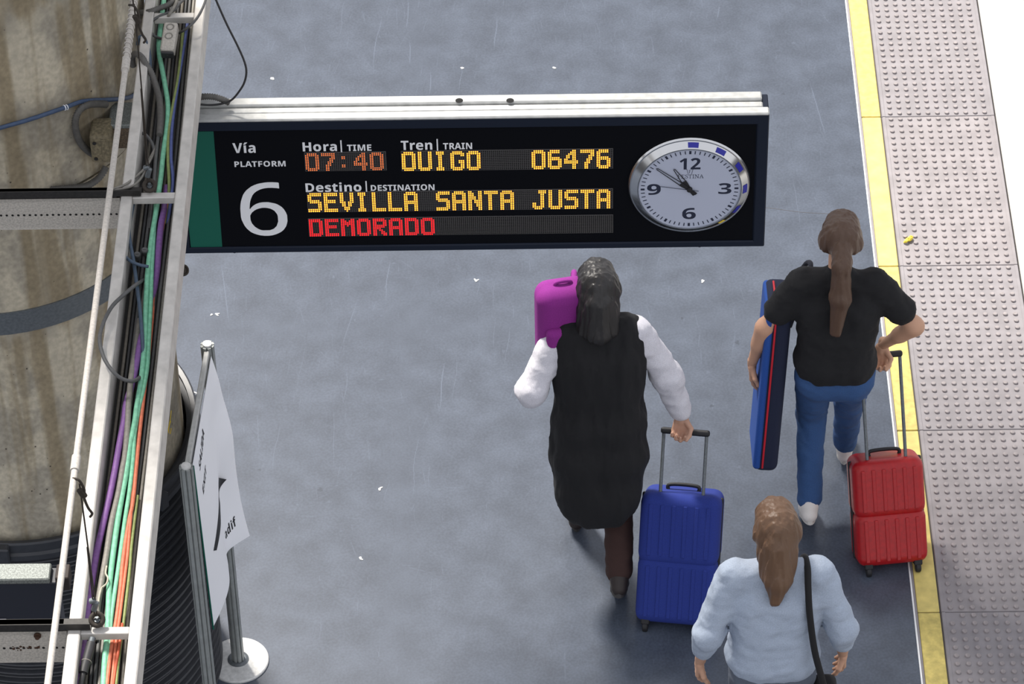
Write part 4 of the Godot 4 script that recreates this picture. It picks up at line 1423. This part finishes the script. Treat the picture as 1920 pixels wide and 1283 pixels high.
# d holds pose, clothes and hair; the person faces -z and stands on y = 0
func person(label: String, at: Vector3, turn: float, d: Dictionary) -> Node3D:
	var root := thing("person", label, "person", at, turn)
	var s: float = d.height / 1.75
	var hips := Vector3(0, d.get("hip", 0.93) * s, 0)
	var tb := Basis(Vector3.RIGHT, -d.get("lean", 0.06)) * Basis(Vector3.UP, d.get("twist", 0.0))
	var tp := func(x: float, y: float, z: float) -> Vector3: return hips + tb * (Vector3(x, y - 0.93, z) * s)
	var sw: float = d.get("shoulder", 0.17)
	# feet first, then knees
	var foot := []
	var knee := []
	var ank := []
	for k in 2:
		var f: Array = d.feet[k]               # x, z of the ankle, pitch of the foot (heel up > 0), turn
		var fb := Basis(Vector3.UP, f[3]) * Basis(Vector3.RIGHT, -f[2])
		var low := 1e9
		for p in [Vector3(0, -0.085, 0.055), Vector3(0, -0.085, -0.12), Vector3(0, -0.078, -0.185)]: low = minf(low, (fb * p).y)
		var a := Vector3(f[0] * s, (-low + f[4]) * s, f[1] * s)
		var hj := hips + Vector3((-1 if k == 0 else 1) * 0.088 * s, -0.02 * s, 0)
		var r := ik(hj, a, 0.435 * s, 0.42 * s, Vector3(0, 0.1, -1))
		ank.append(r[1]); knee.append(r[0])
		foot.append(Transform3D(fb.scaled(Vector3.ONE * s), r[1]))
	var sh := []
	var elb := []
	var wr := []
	for k in 2:
		var sg := -1.0 if k == 0 else 1.0
		var a: Vector3 = tp.call(sg * sw, 1.405, 0.0)
		var r := ik(a, d.hands[k][0], 0.295 * s, 0.255 * s, d.hands[k][1])
		sh.append(a); elb.append(r[0]); wr.append(r[1])
	var hc: Vector3 = tp.call(0.0, 1.62, -0.03)
	var hb := Basis(Vector3.UP, d.get("look", 0.0)) * Basis(Vector3.RIGHT, d.get("nod", -0.08))
	hb = hb.scaled(Vector3.ONE * s)
	var hp := func(x: float, y: float, z: float) -> Vector3: return hc + hb * Vector3(x, y, z)
	# ---- body
	var els := [[tp.call(-0.06, 0.95, 0), tp.call(0.06, 0.95, 0), 0.1 * s, 0.1 * s], [tp.call(-0.045, 1.09, 0), tp.call(0.045, 1.09, 0), 0.09 * s, 0.09 * s],
		[tp.call(-0.075, 1.28, 0), tp.call(0.075, 1.28, 0), 0.1 * s, 0.1 * s], [tp.call(-sw + 0.035, 1.405, 0), tp.call(sw - 0.035, 1.405, 0), 0.05 * s, 0.05 * s],
		[tp.call(0, 1.42, 0.005), tp.call(0, 1.54, -0.01), 0.054 * s, 0.05 * s]]
	for k in 2:
		var hj: Vector3 = hips + Vector3((-1 if k == 0 else 1) * 0.088 * s, -0.02 * s, 0)
		els.append([hj, knee[k], 0.08 * s, 0.053 * s])
		els.append([knee[k], ank[k], 0.05 * s, 0.035 * s])
		els.append([sh[k], elb[k], 0.047 * s, 0.037 * s])
		els.append([elb[k], wr[k], 0.037 * s, 0.024 * s])
		els.append([elb[k], elb[k].lerp(wr[k], 0.45), 0.036 * s, 0.034 * s])
	var mb := MB.new()
	blend(mb, els, 0.0135, 0.03)
	var hels := [[hp.call(0, 0.028, 0.022), hp.call(0, 0.036, -0.022), 0.078 * s, 0.074 * s], [hp.call(0, -0.015, -0.03), hp.call(0, -0.078, -0.058), 0.062 * s, 0.036 * s],
		[hp.call(0, 0.005, -0.094), hp.call(0, -0.026, -0.106), 0.009 * s, 0.0125 * s], [hp.call(-0.03, 0.026, -0.078), hp.call(0.03, 0.026, -0.078), 0.013 * s, 0.013 * s],
		[hp.call(-0.016, -0.056, -0.087), hp.call(0.016, -0.056, -0.087), 0.008 * s, 0.008 * s], [hp.call(-0.076, 0.0, 0.006), hp.call(-0.082, -0.03, 0.0), 0.015 * s, 0.011 * s],
		[hp.call(0.076, 0.0, 0.006), hp.call(0.082, -0.03, 0.0), 0.015 * s, 0.011 * s], [hp.call(0, -0.06, 0.008), tp.call(0, 1.47, 0.0), 0.05 * s, 0.053 * s]]
	var skin: Color = d.skin
	var paint := func(p: Vector3) -> Color:
		for sx in [-1, 1]:
			var e: Vector3 = hp.call(sx * 0.031, 0.008, -0.086)
			if p.distance_to(e) < 0.006 * s: return Color(0.03, 0.02, 0.015)
			if p.distance_to(e) < 0.011 * s: return Color(0.75, 0.73, 0.7)
		if p.distance_to(hp.call(0, -0.056, -0.092)) < 0.02 * s and absf((hb.inverse() * (p - hc)).y + 0.056) < 0.009: return Color(0.45, 0.16, 0.14)
		return skin
	blend(mb, hels, 0.006, 0.018, 0.0, null, Vector3.ONE, paint)
	for k in 2:
		var hd: Array = d.hands[k]
		var dir: Vector3 = hd[2] if hd[2] != Vector3.ZERO else (wr[k] - elb[k])
		var sgn := 1.0 if k == 0 else -1.0
		var palm: Vector3 = hd[3]
		var dn := dir.normalized()
		palm = (palm - dn * palm.dot(dn)).normalized()
		blend(mb, _hand(wr[k], dn, palm, palm.cross(dn) * -sgn, s, hd[4]), 0.0046, 0.007)
	for v in mb.c.size():
		if mb.c[v] == Color.WHITE: mb.c[v] = skin
	var sm := plain(Color.WHITE, 0.6)
	sm.vertex_color_use_as_albedo = true
	put("body", mb, sm, root)
	# ---- trousers
	var fold := noise(9.0, 77, 3)
	els = [[tp.call(-0.062, 0.955, 0), tp.call(0.062, 0.955, 0), 0.112 * s, 0.112 * s], [tp.call(-0.05, 1.03, 0), tp.call(0.05, 1.03, 0), 0.1 * s, 0.1 * s], [hips + Vector3(-0.075, -0.05, 0.02) * s, hips + Vector3(0.075, -0.05, 0.02) * s, 0.1 * s, 0.1 * s]]
	for k in 2:
		var hj: Vector3 = hips + Vector3((-1 if k == 0 else 1) * 0.088 * s, -0.02 * s, 0)
		els.append([hj, knee[k], 0.094 * s, 0.068 * s])
		els.append([knee[k], ank[k].lerp(knee[k], 0.06), 0.067 * s, d.get("cuff", 0.056) * s])
	mb = MB.new()
	blend(mb, els, 0.0125, 0.03, 0.009, fold, Vector3(1.0, 1.6, 1.0))
	put("trousers", mb, d.trousers, root)
	# ---- top
	var q: float = d.get("loose", 0.0)
	els = [[tp.call(-0.052, 1.08, 0), tp.call(0.052, 1.08, 0), (0.112 + q) * s, (0.112 + q) * s], [tp.call(-0.08, 1.27, 0), tp.call(0.08, 1.27, 0), 0.118 * s, 0.118 * s],
		[tp.call(-sw + 0.035, 1.405, 0.002), tp.call(sw - 0.035, 1.405, 0.002), 0.066 * s, 0.066 * s], [tp.call(-0.06, 0.98, 0), tp.call(0.06, 0.98, 0), (0.12 + q) * s, (0.12 + q) * s], [tp.call(0, 1.43, 0.012), tp.call(0, 1.465, 0.008), 0.062 * s, 0.058 * s]]
	var slv := []
	for k in 2:
		if d.sleeve <= 1.0: slv.append([sh[k], sh[k].lerp(elb[k], d.sleeve), 0.066 * s, (0.062 + d.get("flare", 0.0)) * s])
		else:
			slv.append([sh[k], elb[k], 0.064 * s, (0.054 + d.get("flare", 0.0)) * s])
			slv.append([elb[k], elb[k].lerp(wr[k], d.sleeve - 1.0), (0.054 + d.get("flare", 0.0)) * s, (0.042 + d.get("flare", 0.0)) * s])
	mb = MB.new()
	els.append([tp.call(-0.066, 1.17, 0), tp.call(0.066, 1.17, 0), (0.112 + q * 0.6) * s, (0.112 + q * 0.6) * s])
	blend(mb, els + slv, 0.012, 0.035, 0.01, fold, Vector3(1.1, 1.3, 1.1))
	put("shirt", mb, d.shirt, root)
	if d.has("vest"):
		els = [[tp.call(-0.055, 1.08, 0), tp.call(0.055, 1.08, 0), 0.135 * s, 0.135 * s], [tp.call(-0.07, 1.17, 0), tp.call(0.07, 1.17, 0), 0.135 * s, 0.135 * s], [tp.call(-0.08, 1.28, 0.004), tp.call(0.08, 1.28, 0.004), 0.134 * s, 0.134 * s], [tp.call(-sw + 0.045, 1.41, 0.004), tp.call(sw - 0.045, 1.41, 0.004), 0.08 * s, 0.08 * s],
			[tp.call(-0.07, 0.93, 0.02), tp.call(0.07, 0.93, 0.02), 0.146 * s, 0.146 * s], [tp.call(-0.08, 0.76, 0.04), tp.call(0.08, 0.76, 0.04), 0.145 * s, 0.145 * s], [tp.call(-0.06, 0.6, 0.05), tp.call(0.06, 0.6, 0.05), 0.14 * s, 0.14 * s], [tp.call(-0.05, 0.5, 0.055), tp.call(0.05, 0.5, 0.055), 0.125 * s, 0.125 * s]]
		mb = MB.new()
		blend(mb, els, 0.012, 0.06, 0.014, fold, Vector3(1.3, 0.35, 1.3))
		put("vest", mb, d.vest, root)
	# ---- hair
	els = [[hp.call(0, 0.036, 0.026), hp.call(0, 0.044, -0.026), 0.09 * s, 0.083 * s], [hp.call(-0.052, 0.0, 0.03), hp.call(0.052, 0.0, 0.03), 0.05 * s, 0.05 * s]]
	for e in d.hair: els.append([tp.call(e[0].x, e[0].y, e[0].z), tp.call(e[1].x, e[1].y, e[1].z), e[2] * s, e[3] * s])
	mb = MB.new()
	blend(mb, els, 0.006, 0.022, 0.007, noise(20.0, 5, 2), Vector3(1.6, 0.12, 1.6))
	put("hair", mb, d.hair_m, root)
	# ---- shoes
	for k in 2:
		var F: Transform3D = foot[k]
		mb = MB.new()
		blend(mb, [[F * Vector3(0, -0.045, 0.035), F * Vector3(0, -0.05, -0.09), 0.036 * s, 0.04 * s], [F * Vector3(0, -0.052, -0.09), F * Vector3(0, -0.056, -0.155), 0.04 * s, 0.03 * s], [F * Vector3(0, -0.01, 0.015), F * Vector3(0, -0.035, -0.06), 0.037 * s, 0.036 * s], [F * Vector3(0, 0.0, 0.02), F * Vector3(0, 0.018, 0.012), 0.038 * s, 0.042 * s]], 0.007, 0.02)
		var shoe := put("shoe", mb, d.shoes, root)
		mb = MB.new()
		var ol := PackedVector2Array()
		for i in 20:
			var a := TAU * i / 20.0
			var zz := cos(a) * 0.128
			ol.append(Vector2(sin(a) * (0.041 if zz < 0 else 0.035), zz - 0.062))
		plate(mb, ol, 0.022, Transform3D(F.basis * Basis(Vector3.RIGHT, -PI / 2) * Basis.from_scale(Vector3(1, -1, 1)), F * Vector3(0, -0.085, 0)))
		put("sole", mb, d.sole, shoe)
	return root

func build_people() -> void:
	var black := cloth_mat(srgb(24, 24, 27), 81)
	var white := cloth_mat(srgb(226, 224, 232), 82)
	var brown := cloth_mat(srgb(62, 40, 36), 83)
	var denim := cloth_mat(srgb(54, 88, 138), 84)
	var paleblue := cloth_mat(srgb(174, 186, 204), 85)
	var skin := Color(0.5, 0.29, 0.2)
	var hair_black := plain(srgb(40, 38, 38), 0.45)
	var hair_brown := plain(srgb(84, 62, 48), 0.5)
	var hair_mid := plain(srgb(100, 74, 54), 0.5)
	var white_shoe := plain(srgb(228, 222, 216), 0.6)
	var dark_shoe := plain(srgb(44, 36, 34), 0.6)
	var sole := plain(srgb(60, 58, 58), 0.8)

	# traveller in black with a magenta pack and a blue case
	var pa := lev(1122, 1052, 0)
	var grip_a := lev(1284, 812, 0.8)
	person("person with black hair in a long black vest, white sleeves, pulling a blue case", pa, 0.0, {
		"height": 1.76, "lean": 0.1, "hip": 0.915, "shoulder": 0.172, "skin": skin, "look": 0.12, "nod": -0.12,
		"feet": [[-0.1, -0.24, -0.15, 0.05, 0.0], [0.09, 0.26, 0.55, -0.05, 0.0]],
		"hands": [[Vector3(-0.26, 1.03, -0.15), Vector3(-0.45, -0.3, 1.0), Vector3(0.4, 0.6, -0.6), Vector3(1, 0, 0.3), 0.7], [grip_a - pa + Vector3(0.0, 0.05, -0.03), Vector3(1, 0.3, 0.25), Vector3(-0.1, -0.85, 0.35), Vector3(-0.2, -0.2, 1), 1.0]],
		"shirt": white, "sleeve": 1.85, "flare": 0.012, "vest": black, "trousers": brown, "cuff": 0.062, "shoes": dark_shoe, "sole": sole,
		"hair_m": hair_black, "hair": [[Vector3(0, 1.6, 0.045), Vector3(0, 1.46, 0.075), 0.072, 0.06], [Vector3(-0.05, 1.56, 0.03), Vector3(-0.055, 1.45, 0.055), 0.045, 0.038], [Vector3(0.05, 1.56, 0.03), Vector3(0.055, 1.45, 0.055), 0.045, 0.038]]})
	var case_blue := cloth_mat(srgb(34, 54, 140), 86)
	suitcase("royal blue suitcase pulled behind the person in black", lev(1262, 1190, 0), grip_a, Vector3(0.36, 0.6, 0.24), case_blue, case_blue, -0.18)
	var mp := lev(1056, 596, 1.44)
	var pk := thing("backpack", "magenta backpack slung on the left shoulder of the person in black", "backpack", mp + Vector3(0, -0.2, 0), 0.2)
	var mag := cloth_mat(srgb(150, 44, 146), 88)
	var mb := MB.new()
	rbox(mb, Vector3(0, 0.19, 0), Vector3(0.25, 0.42, 0.16), 0.065)
	put("body", mb, mag, pk)
	mb = MB.new()
	rbox(mb, Vector3(0, 0.12, 0.085), Vector3(0.19, 0.2, 0.06), 0.03)
	put("pocket", mb, mag, pk)
	mb = MB.new()
	tube(mb, smooth_path([Vector3(-0.04, 0.375, 0), Vector3(-0.03, 0.41, 0), Vector3(0.03, 0.41, 0), Vector3(0.04, 0.375, 0)], 5), 0.008, 8)
	put("top_loop", mb, mag, pk)
	mb = MB.new()
	tube(mb, smooth_path([Vector3(0.06, 0.36, -0.05), Vector3(0.08, 0.33, -0.14), Vector3(0.09, 0.24, -0.2), Vector3(0.09, 0.08, -0.19), Vector3(0.08, 0.03, -0.06)], 6), 0.014, 8)
	put("strap", mb, mag, pk)

	# traveller in jeans with the red case
	var pb := lev(1550, 958, 0)
	var b0 := lev(1432, 852, 0.34)
	var b1 := lev(1460, 552, 1.22)
	var hold := b0.lerp(b1, 0.62) + Vector3(-0.1, 0, 0.06) - pb
	var grip_b := lev(1652, 668, 0.9)
	person("person in black top and blue jeans pulling a red case by the yellow line", pb, -0.04, {
		"height": 1.74, "lean": 0.13, "hip": 0.915, "shoulder": 0.168, "skin": Color(0.56, 0.32, 0.21), "look": -0.1, "nod": -0.15,
		"feet": [[-0.09, 0.10, 0.42, 0.05, 0.0], [0.09, -0.34, -0.2, -0.05, 0.02]],
		"hands": [[hold, Vector3(-1, 0, 0.6), Vector3(0.05, -1, -0.1), Vector3(1, 0, 0.1), 0.25], [grip_b - pb + Vector3(0.0, 0.05, -0.03), Vector3(1, 0, 0.4), Vector3(-0.1, -0.85, 0.3), Vector3(-0.2, -0.2, 1), 1.0]],
		"shirt": black, "sleeve": 0.62, "flare": 0.008, "loose": 0.012, "trousers": denim, "cuff": 0.058, "shoes": white_shoe, "sole": plain(srgb(206, 202, 196), 0.7),
		"hair_m": hair_brown, "hair": [[Vector3(0, 1.62, 0.075), Vector3(0.0, 1.58, 0.125), 0.05, 0.042], [Vector3(0.0, 1.58, 0.125), Vector3(0, 1.42, 0.145), 0.042, 0.045], [Vector3(0, 1.42, 0.145), Vector3(-0.015, 1.24, 0.15), 0.045, 0.026]]})
	var case_red := grainy(srgb(178, 12, 20), 0.4, 0, 0.05, 89, 0.85, 1.0, 3.0)
	suitcase("bright red hard suitcase by the yellow line", lev(1676, 1078, 0), grip_b, Vector3(0.33, 0.5, 0.22), case_red, case_red, 0.1)
	var gb := thing("garment_bag", "tall slim navy bag with blue side and red piping beside the jeans", "bag", b0)
	var up := (b1 - b0).normalized()
	var bx := (Vector3.RIGHT - up * up.x).normalized()
	var bb := Basis(bx, up, bx.cross(up))
	gb.basis = bb
	var bl := b0.distance_to(b1)
	mb = MB.new()
	rbox(mb, Vector3(0, bl / 2, 0), Vector3(0.11, bl, 0.3), 0.035)
	put("body", mb, cloth_mat(srgb(28, 36, 62), 91), gb)
	mb = MB.new()
	rbox(mb, Vector3(-0.042, bl / 2, 0.0), Vector3(0.04, bl - 0.03, 0.306), 0.02)
	put("side_panel", mb, cloth_mat(srgb(36, 82, 164), 92), gb)
	mb = MB.new()
	tube(mb, smooth_path([Vector3(-0.018, 0.03, 0.152), Vector3(-0.018, bl * 0.5, 0.157), Vector3(-0.018, bl - 0.04, 0.152), Vector3(-0.018, bl + 0.004, 0.11), Vector3(-0.018, bl + 0.004, -0.1)], 6), 0.005, 7)
	put("piping", mb, plain(srgb(196, 26, 44), 0.6), gb)
	mb = MB.new()
	tube(mb, smooth_path([Vector3(0.05, bl - 0.1, 0.11), Vector3(0.09, bl + 0.06, 0.09), Vector3(0.13, bl + 0.17, 0.02), Vector3(0.11, bl + 0.1, -0.08), Vector3(0.05, bl - 0.12, -0.1)], 6), 0.012, 8)
	put("strap", mb, plain(srgb(30, 32, 44), 0.8), gb)

	# traveller cut by the lower edge
	var pc := lev(1436, 1512, 0)
	var c := person("person with brown hair in a pale blue shirt, nearest at the lower edge", pc, 0.03, {
		"height": 1.76, "lean": 0.08, "hip": 0.93, "shoulder": 0.18, "skin": Color(0.52, 0.3, 0.2), "look": 0.1, "nod": -0.12,
		"feet": [[-0.1, -0.25, -0.12, 0.05, 0.0], [0.1, 0.25, 0.5, -0.05, 0.0]],
		"hands": [[Vector3(-0.3, 0.9, -0.04), Vector3(-0.4, 0, 0.9), Vector3.ZERO, Vector3(1, 0, 0), 0.35], [Vector3(0.3, 0.9, -0.06), Vector3(0.4, 0, 0.9), Vector3.ZERO, Vector3(-1, 0, 0), 0.35]],
		"shirt": paleblue, "sleeve": 1.5, "flare": 0.006, "loose": 0.018, "trousers": cloth_mat(srgb(96, 104, 118), 93), "shoes": white_shoe, "sole": sole,
		"hair_m": hair_mid, "hair": [[Vector3(0, 1.6, 0.045), Vector3(0, 1.45, 0.085), 0.068, 0.055], [Vector3(-0.04, 1.56, 0.035), Vector3(-0.035, 1.46, 0.07), 0.045, 0.036], [Vector3(0.04, 1.56, 0.035), Vector3(0.035, 1.46, 0.07), 0.045, 0.036], [Vector3(0, 1.45, 0.085), Vector3(-0.01, 1.36, 0.11), 0.05, 0.025]]})
	var st := thing("shoulder_bag", "black shoulder bag strap across the pale blue shirt", "bag", pc + Vector3(0, 0.7, 0))
	mb = MB.new()
	var sp := [Vector3(0.1, 0.6, -0.16), Vector3(0.118, 0.735, -0.11), Vector3(0.125, 0.775, -0.02), Vector3(0.125, 0.73, 0.06), Vector3(0.135, 0.6, 0.09), Vector3(0.16, 0.42, 0.125), Vector3(0.2, 0.25, 0.15), Vector3(0.22, 0.12, 0.14)]
	tube(mb, smooth_path(sp, 6), 0.014, 8)
	put("strap", mb, black, st)
	mb = MB.new()
	rbox(mb, Vector3(0.22, 0.02, 0.13), Vector3(0.1, 0.24, 0.3), 0.03)
	put("body", mb, black, st)

# ------------------------------------------------------------------ scene
func _ready() -> void:
	# camera on the gallery
	var fwd := Vector3(sin(YAW) * cos(PITCH), -sin(PITCH), -cos(YAW) * cos(PITCH))
	var right := Vector3(cos(YAW), 0, sin(YAW))
	var up := right.cross(fwd)
	cam_basis = Basis(right * cos(ROLL) + up * sin(ROLL), up * cos(ROLL) - right * sin(ROLL), -fwd)
	var cam := Camera3D.new()
	cam.name = "camera"
	cam.fov = rad_to_deg(2.0 * atan(641.5 / FOCAL))
	cam.near = 0.5
	cam.far = 200.0
	cam.transform = Transform3D(cam_basis, EYE)
	add_child(cam)
	cam.current = true
	# daylight: a bright hazy sky and a veiled sun from the far left
	var env := Environment.new()
	var sky := Sky.new()
	var sm := ProceduralSkyMaterial.new()
	sm.sky_top_color = Color(0.82, 0.83, 0.86)
	sm.sky_horizon_color = Color(0.88, 0.885, 0.9)
	sm.ground_horizon_color = Color(0.45, 0.45, 0.46)
	sm.ground_bottom_color = Color(0.3, 0.3, 0.31)
	sm.sun_angle_max = 0.0
	sky.sky_material = sm
	env.background_mode = Environment.BG_SKY
	env.sky = sky
	env.background_energy_multiplier = 1.1
	env.tonemap_mode = Environment.TONE_MAPPER_LINEAR
	env.tonemap_exposure = 1.25
	env.sdfgi_enabled = true
	env.ssao_enabled = true
	env.ssil_enabled = true
	var we := WorldEnvironment.new()
	we.name = "environment"
	we.environment = env
	add_child(we)
	var sun := DirectionalLight3D.new()
	sun.name = "sun"
	var az := Vector3(1.0, 0, 1.6).normalized()
	sun.look_at_from_position(Vector3.ZERO, az * cos(SUN_EL) + Vector3.DOWN * sin(SUN_EL))
	sun.light_color = Color(1.0, 0.975, 0.94)
	sun.light_energy = 1.85
	sun.light_angular_distance = 10.0
	sun.shadow_enabled = true
	add_child(sun)
	materials()
	M.dark_rust = grainy(srgb(70, 62, 54), 0.75, 0.2, 0.1, 71, 0.6, 1.0, 10.0)
	M.speck_brown = grainy(srgb(128, 110, 90), 0.75, 0.1, 0.05, 72, 0.55, 1.0, 8.0)
	M.beige = grainy(srgb(150, 138, 110), 0.75, 0.0, 0.04, 73, 0.6, 1.0, 6.0)
	jacket_dust = jacket(srgb(104, 98, 88), 63)
	build_floor()
	build_roof()
	build_column()
	build_tray()
	build_sign()
	build_barrier()
	build_cables()
	build_litter()
	build_people()
const SUN_EL := 0.95
